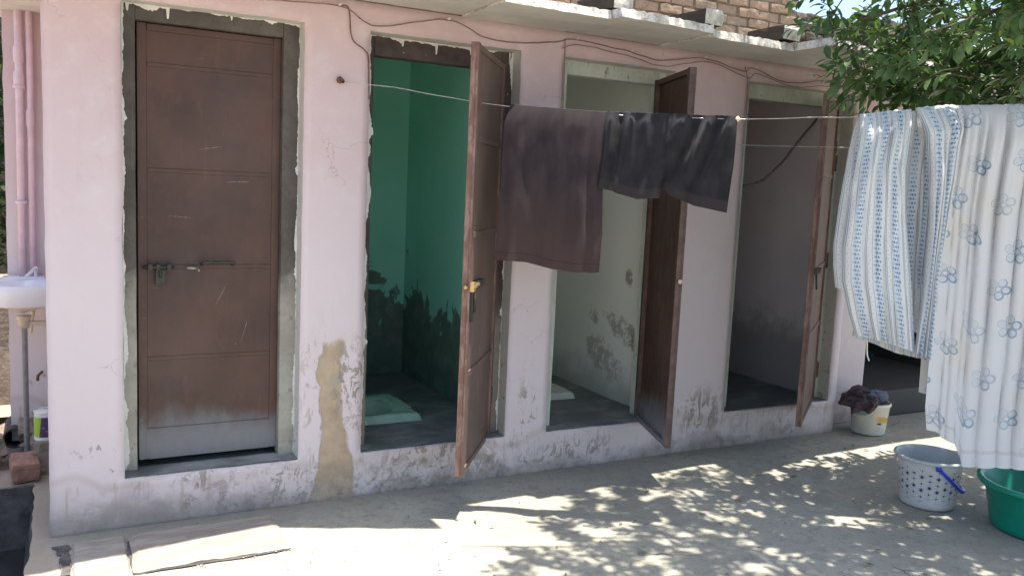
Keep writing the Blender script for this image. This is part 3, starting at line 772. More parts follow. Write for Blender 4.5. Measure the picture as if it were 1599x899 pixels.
# doors: sheet panel, stiles and rails outside, bolt, hinges.  Local frame: hinge edge at x=0, leaf to -x, outside faces -y
def door(hx, hy, wd, z0, z1, ang, rails, kick=None, label=None, hinges=True, mat='door_paint', flat=False):
    fy = -.0055 if flat else -.008; ry = .009 if flat else .014
    o = MB()
    H = z1-z0
    o.box(-wd, 0, -.002, .002, 0, H)
    d = o.build('door', [mat], block)
    d.location = (hx, hy, z0); d.rotation_euler.z = ang
    if label: d['label'] = label
    for x0, x1 in ((-wd, -wd+.038), (-.036, 0)):
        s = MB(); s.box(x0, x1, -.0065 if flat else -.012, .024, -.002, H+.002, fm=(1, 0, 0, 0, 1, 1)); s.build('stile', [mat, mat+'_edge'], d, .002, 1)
    for rz in rails:
        s = MB(); s.box(-wd+.038, -.036, fy, -.002, rz-ry, rz+ry); s.build('rail', [mat], d, .002, 1)
    for rz in (.012, H-.014):
        s = MB(); s.box(-wd+.038, -.036, -.009, .020, rz-.014, rz+.014); s.build('rail', [mat], d, .002, 1)
    if kick:
        s = MB(); s.box(-wd+.030, -.030, -.0085, -.0070, .004, kick); s.build('kick_plate', [mat], d)
    for hz in (.22, H-.25) if hinges else ():
        s = MB(); s.tube([(0.004, -.004, hz-.045), (0.004, -.004, hz+.045)], .008, 10); s.box(-.03, 0, -.016, -.012, hz-.04, hz+.04)
        s.build('hinge', ['rust'], d)
    return d
def bolt(d, xa, xb, z, mat='dark_steel', hasp=True, y=-.02):
    s = MB(); s.tube([(xa, y-.006, z), (xb, y-.006, z)], .007, 8)
    for x in (xa+.03, (xa+xb)/2, xb-.02): s.box(x-.008, x+.008, y-.014, y+.010, z-.013, z+.013)
    if hasp:
        x = xa+.07; s.box(x-.018, x+.018, y-.004, y+.006, z-.075, z-.012); s.tube([(x, y-.010, z-.005), (x, y-.012, z-.045)], .006, 6)
    return s.build('bolt', [mat], d)
d1 = door(.918, .135, .592, .245, 2.100, 0, [1.71-.02, 1.255, .845, .445], kick=.135, label='closed brown door with a pale worn foot', hinges=False, flat=True)
bolt(d1, -.575, -.45, .845, 'dark_steel')
s = MB(); s.tube(spl([(-.335, -.012, .855), (-.335, -.05, .86), (-.32, -.055, .868), (-.22, -.055, .868), (-.205, -.05, .86), (-.205, -.012, .855)], 4), .007, 8); s.build('handle', ['dark_steel'], d1)
s = MB(); s.tube([(-.40, -.03, .842), (-.352, -.03, .840)], .0065, 8); s.lathe([(0, -.008), (.008, 0), (0, .008)], 8, (-.350, -.036, .832)); s.build('bolt_tip', ['steel'], d1)
# second door, swung out
def hinged(h, f): return math.atan2(f[1]-h[1], f[0]-h[0])-math.pi
d2 = door(2.008, .082, .670, .200, 2.098, hinged((2.008, .082), (1.600, -.45)), [1.50, 1.08, .455], label='open brown door with a frame painted pinkish for bounced light and brass coloured bolt', mat='dusty_door')
s = MB(); s.tube([(-.655, -.024, .855), (-.55, -.024, .857)], .010, 8); s.box(-.665, -.62, -.030, -.012, .835, .875); s.build('bolt', ['brass'], d2)
s = MB(); s.box(-.55, -.41, -.028, -.012, .842, .872); s.box(-.65, -.61, -.024, -.013, .70, .835); s.tube([(-.63, -.026, .835), (-.63, -.028, .74)], .006, 6); s.build('hasp', ['dark_steel'], d2)
s = MB(); s.lathe([(0, -.012), (.010, -.006), (.012, 0), (.010, .006), (0, .012)], 10, (-.688, .004, .855)); s.build('knob', ['brass'], d2)
# third door, swung out further: its plain inner face shows
d3 = door(2.978, .082, .575, .207, 2.115, hinged((2.978, .082), (2.775, -.46)), [1.50, .855, .40], label='wide open brown door showing its plain dark inner face')
s = MB(); s.tube([(-.576, .006, .86), (-.592, .006, .86)], .012, 10); s.build('knob', ['steel'], d3)
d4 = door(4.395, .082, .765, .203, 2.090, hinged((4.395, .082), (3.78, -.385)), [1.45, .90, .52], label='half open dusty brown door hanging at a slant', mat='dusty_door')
bolt(d4, -.755, -.60, .90, 'rust', False)
s = MB(); s.tube([(-.775, -.02, .90), (-.775, -.03, .80)], .006, 6); s.box(-.782, -.735, -.028, -.008, .885, .915); s.build('hasp', ['dark_steel'], d4)
# old hinge plates screwed to the jamb of the fourth opening
for hz in (.40, 1.12, 1.74):
    s = MB(); s.box(4.404, 4.430, .080, .087, hz-.05, hz+.05); s.build('hinge_plate', ['rust'], block)

# set-back bay on the right: pier, opening, lintel, step
m = MB(); m.box(4.52, 4.925, .125, .25, 0, WT); m.build('setback_pier', ['pink_paint'], block, .004)
m = MB(); m.box(4.925, 6.6, .125, .25, 2.09, WT); m.build('setback_lintel', ['pink_paint'], block, .004)
m = MB(); m.box(6.3, 6.6, .125, .25, 0, 2.09); m.build('setback_pier', ['pink_paint'], block, .004)
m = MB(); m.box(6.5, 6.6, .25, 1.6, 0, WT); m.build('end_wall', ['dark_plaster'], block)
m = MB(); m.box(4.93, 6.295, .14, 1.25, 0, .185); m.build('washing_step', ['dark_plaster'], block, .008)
m = MB(); m.box(4.56, 6.5, 1.25, 1.6, .0, .02); m.box(4.56, 4.93, .25, 1.25, 0, .02); m.build('floor', ['wet_floor'], block)

# roof of rough stone slabs, each its own length; unseen left ones shaped for their ground shadow
SLABS = [(-.22, .585, -.50, -.435), (.592, 1.07, -.44, -.375), (1.077, 1.725, -.375, -.655), (1.733, 2.296, -.435, -.425), (2.304, 2.884, -.492, -.455),
         (2.892, 3.508, -.405, -.375), (3.518, 4.16, -.635, -.50), (4.168, 4.93, -.49, -.475), (4.938, 5.7, -.47, -.50), (5.708, 6.6, -.46, -.44)]
for k, (a, b, fa, fb) in enumerate(SLABS):
    m = MB(); n = 26; dz = .0025*((k*37) % 5-2)
    def fe(u, top):
        x = a+(b-a)*u; y = fa+(fb-fa)*u+.009*nz(x*9, k)+.006*nz(x*30, k+3)
        if top: y += .006+.012*abs(nz(x*16, k+9))
        return x, y
    lo = [m.vert((*fe(i/n, 0), SOF+dz+.003*nz(i*.4, k))) for i in range(n+1)]
    hi = [m.vert((*fe(i/n, 1), SOF+dz+.040+.007*nz(i*.9, k+5)+.004*nz(i*2.3, k))) for i in range(n+1)]
    lb = [m.vert((a+(b-a)*i/n, 1.72, SOF+dz)) for i in range(n+1)]; hb = [m.vert((a+(b-a)*i/n, 1.72, SOF+dz+.04)) for i in range(n+1)]
    for i in range(n):
        m.face((lo[i+1], lo[i], lb[i], lb[i+1]), 0); m.face((lo[i], lo[i+1], hi[i+1], hi[i]), 1)
        m.face((hi[i], hi[i+1], hb[i+1], hb[i]), 2); m.face((lb[i+1], lb[i], hb[i], hb[i+1]), 2)
    m.face((lo[0], hi[0], hb[0], lb[0]), 1); m.face((lo[n], lb[n], hb[n], hi[n]), 1)
    m.build('roof_slab', ['slab_stone', 'slab_edge', 'slab_top'], block)
m = MB(); m.box(-.2, 6.58, .0, 1.70, SOF+.047, SOF+.09); m.build('roof_screed', ['slab_top'], block)
for (a, b, fa, fb), (c_, d_, ga, gb_) in zip(SLABS, SLABS[1:]):      # strips added in the slab joints to stop sunlight leaking through
    m = MB(); m.box(b-.004, c_+.004, max(fb, ga)+.02, 1.6, SOF+.012, SOF+.034); m.build('joint_light_stop', ['slab_stone'], block)

def rough_brick(w_, d_, h_, seed, amp=.006, seg=3):
    bm = bmesh.new(); bmesh.ops.create_cube(bm, size=1)
    bmesh.ops.subdivide_edges(bm, edges=bm.edges[:], cuts=seg, use_grid_fill=True)
    for v in bm.verts:
        p = Vector((v.co.x*w_, v.co.y*d_, v.co.z*h_))
        ed = sum(abs(c) > .49 for c in v.co)
        k = 1-.0*(ed) ; p *= (1-.035*(ed >= 2)-.03*(ed == 3))
        q = Vector((nz(p.x*14, p.y*14, p.z*14+seed), nz(p.x*14+9, p.y*14, p.z*14+seed), nz(p.x*14, p.y*14+9, p.z*14+seed)))*amp
        v.co = p+q
    me = bpy.data.meshes.new('brick'); bm.to_mesh(me); bm.free(); return me
for k, (x, y, lab) in enumerate([(2.335, -.30, 'whitewashed brick at the roof edge, cut by the top of the photo'),
                                  (2.905, -.28, 'whitewashed brick on the roof edge above the third doorway, below the brick wall'),
                                  (3.485, -.24, 'whitewashed brick on the roof edge touched by the leaves')]):
    me = rough_brick(.118, .30, .078, k*11); me.materials.append(M['whitewashed_brick'])
    o = bpy.data.objects.new('roof_brick', me); COL.objects.link(o); o.location = (x, y, SOF+.048+.038); o.rotation_euler = (0, .03*(k-1), .05*(1-k))
    tag(o, lab, 'brick', 'whitewashed bricks on the roof edge')

# ------------------------------------------------------------------ boundary wall of bricks behind the block
bw = thing('brick_wall', 'tall unplastered tan brick wall rising behind the latrine roof', 'wall', (0, 1.86, 0))
m = MB(); m.box(1.5, 5.74, -.0, .2, 0, 3.42); m.build('mortar_core', ['mortar'], bw)
bm_v = []
for k in range(5):
    me = rough_brick(.224, .10, .071, 50+k*7, .009, 3); me.materials.append(M['tan_brick']); bm_v.append(me)
rr = random.Random(5); zc = 2.64; row = 0
while zc < 3.42:
    x = 2.75+(.12 if row % 2 else 0)
    while x < 5.72:
        o = bpy.data.objects.new('brick', rr.choice(bm_v)); COL.objects.link(o); o.parent = bw
        o.location = (x, rr.uniform(.024, .044), zc+rr.uniform(-.003, .003)); o.rotation_euler = (0, rr.uniform(-.012, .012), rr.choice((0, math.pi)))
        o.scale = (rr.uniform(.95, 1.02), 1, rr.uniform(.95, 1.04))
        x += .236
    zc += .081; row += 1
ww = thing('weathered_wall', 'dark weathered brick wall beyond the end of the tan brick wall, behind the leaves', 'wall', (0, 2.0, 0))
m = MB(); m.box(5.76, 9.2, 0, .2, 0, 3.14); m.build('mortar_core', ['dark_weathered'], ww)
dm_ = []
for k in range(3):
    me = rough_brick(.226, .12, .074, 90+k*7, .016, 3); me.materials.append(M['dark_brick']); dm_.append(me)
zc = 2.80; row = 0
while zc < 3.40:
    x = 5.90+(.12 if row % 2 else 0)
    while x < 8.3:
        if zc < 3.17+.12*mnoise.noise(Vector((x*1.3, 2, 0)))+.05*(x > 6.3):
            o = bpy.data.objects.new('brick', rr.choice(dm_)); COL.objects.link(o); o.parent = ww
            o.location = (x, .02+rr.uniform(-.02, .02), zc); o.rotation_euler = (rr.uniform(-.05, .05), rr.uniform(-.04, .04), rr.uniform(-.05, .05))
        x += .24
    zc += .082; row += 1

# ------------------------------------------------------------------ left: pier with pipes, basin, drain bits
wg = thing('side_wall', 'narrow bright pink wall end carrying two pipes at the left edge of the photo', 'wall', (-.2, 1.45, 0))
m = MB(); m.grid(lambda u, v: (-.002+.27*u+(.006*nz(v*30, 4) if u == 0 else 0), .003*nz(u*4, v*20), .06+3.2*v), 6, 60)
m.box(.0, .27, .004, .25, 0, 3.26)
m.build('wall_face', ['pink_paint'], wg)
m = MB(); m.box(.142, .225, -.16, .0, 2.318, 2.42); m.build('ledge', ['pink_paint'], wg, .004)
def pipe(x, r, z0, z1, label, joints):
    t = thing('wall_pipe', label, 'pipe', (x, 1.405, z0), 'pink painted pipes on the side wall')
    m = MB(); m.tube([(0, 0, 0), (.004, 0, (z1-z0)*.5), (0, 0, z1-z0)], r, 14); m.build('pipe_run', ['pipe_pink'], t)
    for jz, kind in joints:
        m = MB()
        if kind == 's': m.lathe([(r, -.045), (r*1.28, -.035), (r*1.28, .03), (r, .045)], 14, (0.002, 0, jz-z0))
        else: m.lathe([(r*1.05, -.008), (r*1.5, -.008), (r*1.5, .008), (r*1.05, .008)], 14, (0.002, 0, jz-z0)); m.box(-.004, .03, 0, .045, jz-z0-.012, jz-z0+.012)
        m.build('socket' if kind == 's' else 'clip', ['pipe_pink' if kind == 's' else 'pipe_pink'], t)
    return t
pipe(-.131, .0195, .86, 3.1, 'thicker pink painted pipe with a double socket, left of the two on the side wall', [(2.06, 's'), (1.93, 's'), (1.895, 'c'), (1.3, 'c')])
pipe(-.083, .0165, .86, 3.1, 'thinner pink painted pipe, right of the two beside the front corner', [(1.74, 's')])
# wash basin
wb = thing('wash_basin', 'white wall hung wash basin half cut by the left edge', 'basin', (-.125, 1.17, .905))
m = MB()
prof = [(0, -.10), (.06, -.098), (.11, -.07), (.145, -.02), (.16, -.004), (.185, .003), (.195, -.004), (.197, -.02), (.190, -.098), (.178, -.104), (.11, -.118), (.06, -.135), (.0, -.16)]
m.lathe(prof, 36, (0, 0, 0), sx=1.06, sy=1.12, mis=[0]*9+[1]*3); m.build('bowl', ['ceramic_white', 'ceramic_stain'], wb)
m = MB(); m.box(-.10, .10, .17, .27, -.05, .006); m.build('back_ledge', ['ceramic_white'], wb, .01)
m = MB(); m.tube(spl([(.055, .2, 0), (.055, .2, .035), (.05, .16, .05), (.03, .10, .035), (.012, .07, .02)], 4), .008, 8); m.lathe([(.010, 0), (.013, .02), (.008, .028), (0, .03)], 10, (.055, .2, .03)); m.build('tap', ['ceramic_white'], wb)
m = MB(); m.lathe([(.0, -.235), (.026, -.235), (.026, -.195), (.034, -.19), (.036, -.17), (.0, -.165)], 16); m.build('waste_trap', ['ceramic_stain'], wb)
m = MB(); m.tube([(.02, .0, -.21), (.14, .0, -.212)], .013, 8); m.build('overflow_pipe', ['ceramic_stain'], wb)
hs = thing('waste_hose', 'grey ribbed waste hose hanging below the wash basin', 'hose', (-.122, 1.17, 0))
m = MB(); L = 72; pr = []
for k in range(L*2+1):
    z = .69-k*(.76/(L*2)); pr.append((.0115 if k % 2 else .0150, z))
m.lathe(pr, 12); m.build('ribbed_tube', ['hose_grey'], hs)
m = MB(); m.tube(spl([(-.085, 1.37, .82), (-.083, 1.33, .80), (-.086, 1.31, .72), (-.096, 1.30, .62)], 4), [.012]*5+[.010]*4+[.008]*3+[.006]); tag(m.build('cut_pipe', ['ceramic_stain']), 'short stained plastic pipe end hanging beside the basin trap', 'pipe')
m = MB(); m.tube([(-.05, 1.43, .38), (-.07, 1.33, .38), (-.07, 1.33, .355)], .008, 6); tag(m.build('water_tap', ['rust']), 'small rusty tap low on the side wall', 'tap')
m = MB(); m.lathe([(0, 0), (.047, 0), (.05, .006), (.05, .138), (.053, .142), (.053, .148), (.047, .15), (0, .146)], 24)
tin = thing('paint_tin', 'small green white and purple tin standing on a rock by the front corner', 'tin', (-.035, .90, .155))
m.build('tin_body', ['tin_print'], tin)
m = MB(); m.tube(spl([(-.05, -.01, .13), (-.055, -.02, .155), (-.02, -.03, .163), (.02, -.03, .160), (.05, -.01, .13)], 4), .003, 6); m.build('wire_handle', ['steel'], tin)
me = rough_brick(.13, .2, .24, 77, .02, 4); me.materials.append(M['mud']); o = bpy.data.objects.new('rock', me); COL.objects.link(o); o.location = (-.015, .92, .038)
tag(o, 'brown rock under the small tin by the front corner', 'rock')
me = rough_brick(.115, .21, .085, 31, .012, 4); me.materials.append(M['red_brick']); o = bpy.data.objects.new('loose_brick', me); COL.objects.link(o); o.location = (-.125, .80, .055); o.rotation_euler = (.03, .04, .1)
tag(o, 'red brick lying on the slab across the drain', 'brick')
me = rough_brick(.72, .24, .05, 41, .008, 5); me.materials.append(M['mud']); o = bpy.data.objects.new('drain_slab', me); COL.objects.link(o); o.location = (-.42, .82, -.022)
tag(o, 'thin pale slab bridging the dark drain', 'slab')
dp = thing('drain_pipe', 'dark round drain pipe mouth below the pink side wall', 'pipe', (-.185, 1.38, .035))
m = MB(); n = 20
for (r0, y0), (r1, y1) in (((.056, .30), (.056, 0)), ((.056, 0), (.048, 0)), ((.048, 0), (.048, .29))):
    A = [m.vert((r0*math.cos(2*math.pi*k/n), y0, r0*math.sin(2*math.pi*k/n))) for k in range(n)]; B = [m.vert((r1*math.cos(2*math.pi*k/n), y1, r1*math.sin(2*math.pi*k/n))) for k in range(n)]
    for k in range(n): m.face((A[k], B[k], B[(k+1) % n], A[(k+1) % n]), 0, True)
m.face([m.vert((.048*math.cos(2*math.pi*k/n), .28, .048*math.sin(2*math.pi*k/n))) for k in range(n)])
m.build('pipe_mouth', ['pvc_dark'], dp)
for k in range(7):
    rr = random.Random(k+20); me = rough_brick(rr.uniform(.07, .13), rr.uniform(.08, .15), rr.uniform(.05, .1), k*3, .02, 3); me.materials.append(M['mud'])
    o = bpy.data.objects.new('rubble_stone', me); COL.objects.link(o); o.location = [(-.07, 1.3, 0), (-.03, 1.15, .0), (-.29, 1.33, .0), (-.33, 1.2, -.03), (.03, 1.05, .02), (-.09, 1.38, .07), (-.36, 1.38, .02)][k]; o.rotation_euler = (rr.random(), rr.random(), rr.random()*3)
    tag(o, ['brown rubble stone right of the drain pipe mouth beside the hose', 'rubble stone half hidden by the front corner behind the red brick', 'small rubble stone hugging the left side of the drain pipe mouth', 'rubble stone at the left edge just in front of the pipe mouth', 'rubble stone hidden deepest behind the front corner', 'rubble stone on top against the pink wall above the pipe', 'leftmost rubble stone against the wall foot'][k], 'stone', 'rubble stones round the drain pipe')

# ------------------------------------------------------------------ squat pans
def pan(x0, x1, y0, y1, mat, label):
    t = thing('squat_pan', label, 'toilet', ((x0+x1)/2, (y0+y1)/2, FL))
    W, D_ = x1-x0, y1-y0; m = MB()
    def fn(u, v):
        x = (u-.5)*W; y = (v-.5)*D_
        e = min(u, 1-u, v, 1-v); z = .036*min(1, e*22)**.5 if e > 0 else -.004
        if e > .16:
            z -= .010*min(1, (e-.16)*14)
        rx, ry = (x+.02)/(W*.27), (y+.02)/(D_*.34)
        d = math.hypot(rx, ry)
        if d < 1: z = min(z, .026-.105*min(1, (1-d)*2.6)**.8)
        return (x, y, z)
    m.grid(fn, 40, 44); m.build('pan', [mat], t)
    m = MB(); m.lathe([(.055, .0), (.05, .003), (0, .003)], 20, (-.02, -.05, -.0785), sx=.9); m.build('outlet', ['pan_hole'], t)
    for sx in (-1, 1):
        m = MB(); m.box(sx*W*.40-.035, sx*W*.40+.035, -.10, .12, .016, .037); m.build('foot_rest', [mat], t, .006)
pan(1.34, 1.785, .44, .93, 'pan_green', 'pale green squat toilet pan in the teal cubicle')
pan(2.44, 2.875, .59, .96, 'pan_cream', 'cream squat toilet pan in the pale mint cubicle')

# ------------------------------------------------------------------ cables along the wall top
def cable(pts, r, label, mat='cable', name='wall_cable', seed=1):
    P = spl(pts, 7); P = [p+Vector((0, .004*nz(p.x*9, seed), .006*nz(p.x*14, seed+2))) for p in P]
    m = MB(); m.tube(P, r, 6); return tag(m.build(name, [mat]), label, 'cable')
Y = -.012
main = [(.40, 2.25), (.829, 2.237), (1.134, 2.252), (1.252, 2.199), (1.343, 2.191), (1.656, 2.259), (1.86, 2.202), (2.053, 2.2), (2.254, 2.23), (2.366, 2.253), (2.707, 2.231), (2.899, 2.209), (3.207, 2.252), (3.494, 2.212), (3.58, 2.235), (3.85, 2.182), (4.167, 2.22), (4.46, 2.186)]
cable([(x, Y, z) for x, z in main], .0028, 'long dark cable looped along the top of the pink wall under the eave')
cable([(x+.02, Y-.012, z-.012-.02*abs(math.sin(x*5))) for x, z in main[8:]], .0022, 'second thinner cable sagging just below the long one under the eave', seed=4)
cable([(4.46, Y, 2.186), (4.649, .10, 2.151), (4.50, -.012, 2.055), (4.358, .0, 2.043)], .004, 'short cable looping down to the top of the fourth door frame', seed=7)
cable([(1.134, Y, 2.252), (1.177, Y, 2.244), (1.195, Y, 2.122), (1.255, Y, 2.073), (1.277, -.005, 2.034), (1.285, .0, 1.86)], .0028, 'thin reddish wire drooping to the left jamb of the second door', mat='rust', seed=5)
cable([(2.30, Y, 2.25), (2.303, Y, 2.18), (2.306, Y, 2.05), (2.308, Y, 1.9)], .0025, 'thin wire hanging beside the left edge of the third doorway', seed=9)
cable([(3.51, Y, 2.24), (3.53, Y, 2.19), (3.545, Y, 2.10), (3.55, Y, 1.98), (3.575, Y-.01, 1.93)], .0025, 'thin wire hanging beside the left edge of the fourth doorway', seed=9)
cable([(3.55, .3, 1.52), (3.80, .3, 1.565), (3.985, .3, 1.599), (4.166, .3, 1.73), (4.371, .3, 1.949), (4.455, .3, 2.03)], .008, 'dark hose curving across the inside of the fourth cubicle', mat='hose_black', name='hose', seed=11)
for k, (x, z) in enumerate(((1.134, 2.252), (1.656, 2.259), (2.366, 2.253), (2.707, 2.232), (3.207, 2.253), (3.58, 2.237), (4.167, 2.222))):
    m = MB(); m.tube([(x, .01, z+.002), (x, -.03, z+.004)], .004, 6); m.lathe([(.0, -.007), (.009, 0), (0, .007)], 8, (x, -.028, z+.004))
    tag(m.build('cable_nail', ['white_smear']), ['nail holding the long cable above the pier left of the teal cubicle', 'nail holding the long cable above the second doorway', 'nail holding the long cable at the left end of the third doorway', 'nail holding the long cable above the middle of the third doorway', 'nail holding the long cable above the top of the wide open third door', 'nail holding the long cable at the left end of the fourth doorway', 'nail holding the long cable above the fourth doorway near the leaves'][k], 'nail', 'nails holding the cable')
m = MB(); m.tube([(1.144, .02, 1.931), (1.144, -.045, 1.935)], .006, 6)
for k in range(4):
    m.tube(spl([(1.144+.014*math.cos(a+k), -.012-.006*k, 1.933+.012*math.sin(a+k*.8)) for a in (0, 1.2, 2.4, 3.6, 4.8, 6)], 3), .003, 5)
tag(m.build('wall_hook', ['rust']), 'rusty nail with twisted wire holding the clothesline to the pier', 'hook')

# ------------------------------------------------------------------ clotheslines and laundry
A0 = Vector((1.144, 0, 0)); DR = Vector((.857, -.516, 0)); NR = Vector((-.516, -.857, 0))     # along the line; towards the yard
LZ = pl([(0, 1.931), (.259, 1.911), (.61, 1.864), (.767, 1.848), (1.186, 1.832), (1.759, 1.836), (2.281, 1.869), (2.631, 1.919), (2.977, 1.938), (4.35, 2.03)])
def on(s, z, off=0): return A0+DR*s+NR*off+Vector((0, 0, z))
m = MB(); m.tube([on(s, LZ(s)+.004*nz(s*6, 2)) for s in [i*.05 for i in range(0, 88)]], .0015, 6)
tag(m.build('clothesline', ['wire']), 'thin steel clothesline running from the pier to the tree with laundry on it', 'clothesline')
m = MB(); P0 = Vector((3.33, -.0, 1.79)); P1 = Vector((4.85, -2.2, 1.86))
p_ = [P0.lerp(P1, k/30)+Vector((0, 0, -.03*math.sin(math.pi*k/30))) for k in range(31)]
m.tube(p_, .0011, 6); tag(m.build('clothesline', ['wire']), 'second, thinner empty wire strung a little lower behind the laundry', 'clothesline')

def drape(nu, nv, sL, sR, zt, zb, off, uvw, uvh, back=.0, nb=10, gap=.012, sh=0.0, rnd=.03, lift=.004):
    """cloth laid over the line: rounded over the top, front and back falls; sh leans the folds so that they overlap"""
    m = MB()
    def P(u, v):
        q = abs(v); s_ = sL(q)+(sR(q)-sL(q))*u; z = zt(u)+(zb(u)-zt(u))*q
        rt = 1-math.exp(-q*(zt(u)-zb(u))/.045)
        if v >= 0:
            o_ = off(u, v)
            return on(s_+sh*o_*min(1, v*6), z+lift*math.exp(-q*60), (gap+rnd)*rt+o_*min(1, .15+v*9))
        return on(s_, z+lift*math.exp(-q*60), -(gap+rnd)*rt+.55*off(1-u, q)*min(1, .15+q*9)-.02*min(1, q*6))
    vs = ([-back*(1-k/nb)**1.3 for k in range(nb)] if back else [])+[(k/nv)**1.45 for k in range(nv+1)]
    idx = [[m.vert(P(i/nu, v)) for i in range(nu+1)] for v in vs]
    for j in range(len(vs)-1):
        for i in range(nu):
            m.face((idx[j+1][i], idx[j+1][i+1], idx[j][i+1], idx[j][i]), 0, True)
            m.uv[len(m.f)-1] = [(uvw*a/nu, uvh*vs[b]) for a, b in ((i, j+1), (i+1, j+1), (i+1, j), (i, j))]
    return m
def folds(BR, amp, sway, seed):
    """soft rounded folds between break lines, meeting in sharp creases"""
    def f(u, v):
        w_ = u+sway*math.sin(v*2.6+u*5+seed)+.010*nz(v*3, u*3, seed)
        for k, (a, b) in enumerate(zip(BR, BR[1:])):
            if a <= w_ < b:
                q = (w_-(a+b)/2)/((b-a)/2); return (b-a)*amp*max(0, 1-q*q)**.55*(.8+.5*nz(a*9, v*1.5, seed))
        return 0
    return f
# purple-brown length of cloth
def offA(u, v):
    f = .010*math.sin(u*9+1.0)+.012*math.exp(-((u-.14)/.05)**2)+.015*math.exp(-((u-.78)/.06)**2)+.011*math.exp(-((u-.93)/.03)**2)-.008*math.exp(-((u-.86)/.03)**2)
    return f*min(1, .25+v*1.1)+.006*nz(u*5, v*4, 3)+.003*nz(u*16, v*5, 8)
mA = drape(70, 60, pl([(0, .767), (.12, .745), (.5, .742), (1, .728)]), pl([(0, 1.190), (.4, 1.192), (.75, 1.203), (1, 1.199)]), lambda u: LZ(.767+.42*u)+.006, pl([(0, 1.172), (.3, 1.166), (.55, 1.141), (.8, 1.133), (1, 1.136)]), offA, .46, .67, back=.88, rnd=.012, lift=.007)
tag(mA.build('dark_cloth', ['purple_brown_cloth']), 'long faded purple brown cloth folded over the clothesline, left of the navy shorts', 'cloth')
# navy shorts hung beside it
def offB(u, v):
    f = 0
    for c, wd, a in ((.05, .02, .012), (.12, .02, -.010), (.20, .025, .014), (.30, .05, .006), (.62, .04, .020), (.70, .05, -.016), (.80, .03, .014), (.88, .03, -.012), (.95, .025, .012)):
        cc = c-(.22*v if c > .55 else .04*v)
        f += a*math.exp(-((u-cc)/(wd*(1+.8*v)))**2)
    f -= .030*math.exp(-((u-.50+.04*v)/.035)**2)*min(1, max(0, (v-.35)*2.2))
    return 1.7*f*(1.1-.35*v)+.003*nz(u*14, v*6, 5)
mB = drape(90, 44, pl([(0, 1.188), (.5, 1.190), (1, 1.178)]), pl([(0, 1.762), (.5, 1.757), (1, 1.742)]), lambda u: LZ(1.186+.573*u)+.007+.004*abs(nz(u*22, 1)), pl([(0, 1.513), (.10, 1.500), (.14, 1.492), (.30, 1.470), (.46, 1.478), (.50, 1.515), (.54, 1.495), (.75, 1.452), (1, 1.428)]), offB, .60, .36, back=.96, rnd=.016, lift=.007, sh=-.25)
nv_ = mB.build('navy_shorts', ['navy_cloth']); tag(nv_, 'pleated navy black shorts hanging on the clothesline beside the long cloth', 'shorts')
m = MB()
for k in range(9): m.lathe([(0, -.010), (.008, -.004), (.010, .002), (0, .010)], 7, tuple(on(1.765+.006*nz(k*3.1), LZ(1.77)+.010*nz(k*2.3, 4), .012*nz(k*1.7, 9))), sx=.8+.4*abs(nz(k)))
tag(m.build('rag_knot', ['knot']), 'small cream knot tied on the clothesline at the corner of the navy shorts', 'knot')
# striped trousers: two gathered legs folded over the line, waistband hanging below
st = thing('striped_trousers', 'loose white cotton trousers with blue sprigged stripes, waistband hanging down', 'trousers', (0, 0, 0))
f1 = folds([0, .13, .22, .40, .52, .68, .80, .93, 1.01], .15, .06, 1)
def offC1(u, v):
    q = 2*u-1
    b = .075*max(0, 1-q*q)**.6*min(1, .5+1.6*v)*min(1, .45+max(0, (1-v)*3))
    diag = .016*math.sin((u*1.1+v*.55)*17+nz(u*3, v*3)*2)*math.exp(-((v-.22)/.30)**2)
    g = (.011*math.sin(u*44+nz(u*7, v*3)*2)*max(0, (v-.70)/.30))+.012*math.sin(u*40+1)*math.exp(-v*7)
    return b+f1(u, v)*(.5+.5*v)+diag+g+.010*nz(u*4, v*5, 6)
m1 = drape(90, 80, pl([(0, 2.285), (.3, 2.262), (.6, 2.247), (.75, 2.258), (.9, 2.30), (1, 2.338)]), pl([(0, 2.505), (.10, 2.492), (.25, 2.482), (.45, 2.512), (.75, 2.566), (1, 2.605)]), lambda u: LZ(2.285+.22*u)+.006+.007*abs(nz(u*8, 6)),
           pl([(0, .922), (.3, .912), (.7, .885), (1, .858)]), offC1, .37, 1.05, back=.80, sh=-.18, rnd=.035)
m1.build('trouser_leg', ['striped_cotton'], st)
f2 = folds([0, .2, .42, .60, .85, 1.01], .16, .06, 3)
def offC2(u, v):
    q = 2*u-1
    b = .050*max(0, 1-q*q)**.6*min(1, .5+1.6*v)*min(1, .4+max(0, (1-v)*2))
    kn = .030*math.exp(-((v-.075)/.05)**2-((u-.75)/.22)**2)
    g = .009*math.sin(u*30+nz(u*7, v*3)*2)*max(0, (v-.65)/.35)+.010*math.sin(u*30)*math.exp(-v*8)
    return b+f2(u, v)*.7+kn+g+.008*math.sin((u*.9-v*.8)*15)*math.exp(-((v-.35)/.3)**2)+.004
m2 = drape(60, 80, pl([(0, 2.520), (.1, 2.556), (.25, 2.582), (.45, 2.602), (.75, 2.608), (1, 2.600)]), pl([(0, 2.715), (.12, 2.712), (.4, 2.685), (.7, 2.668), (1, 2.690)]), lambda u: LZ(2.53+.17*u)+.008+.008*abs(nz(u*7, 3)),
           pl([(0, .855), (1, .822)]), offC2, .27, 1.08, back=.75, sh=-.15, rnd=.035)
m2.build('trouser_leg', ['striped_cotton'], st)
m = MB()
m.grid(lambda u, v: on(2.44+.20*u+.03*v, LZ(2.5)+.004-(LZ(2.5)-.93)*v, -.022+.012*math.sin(u*19+v*4)+.008*nz(u*5, v*6, 3)-.03*math.sin(math.pi*min(1, v*1.2))), 24, 50, uvf=lambda a, b: (.30*a, 1.0*b))
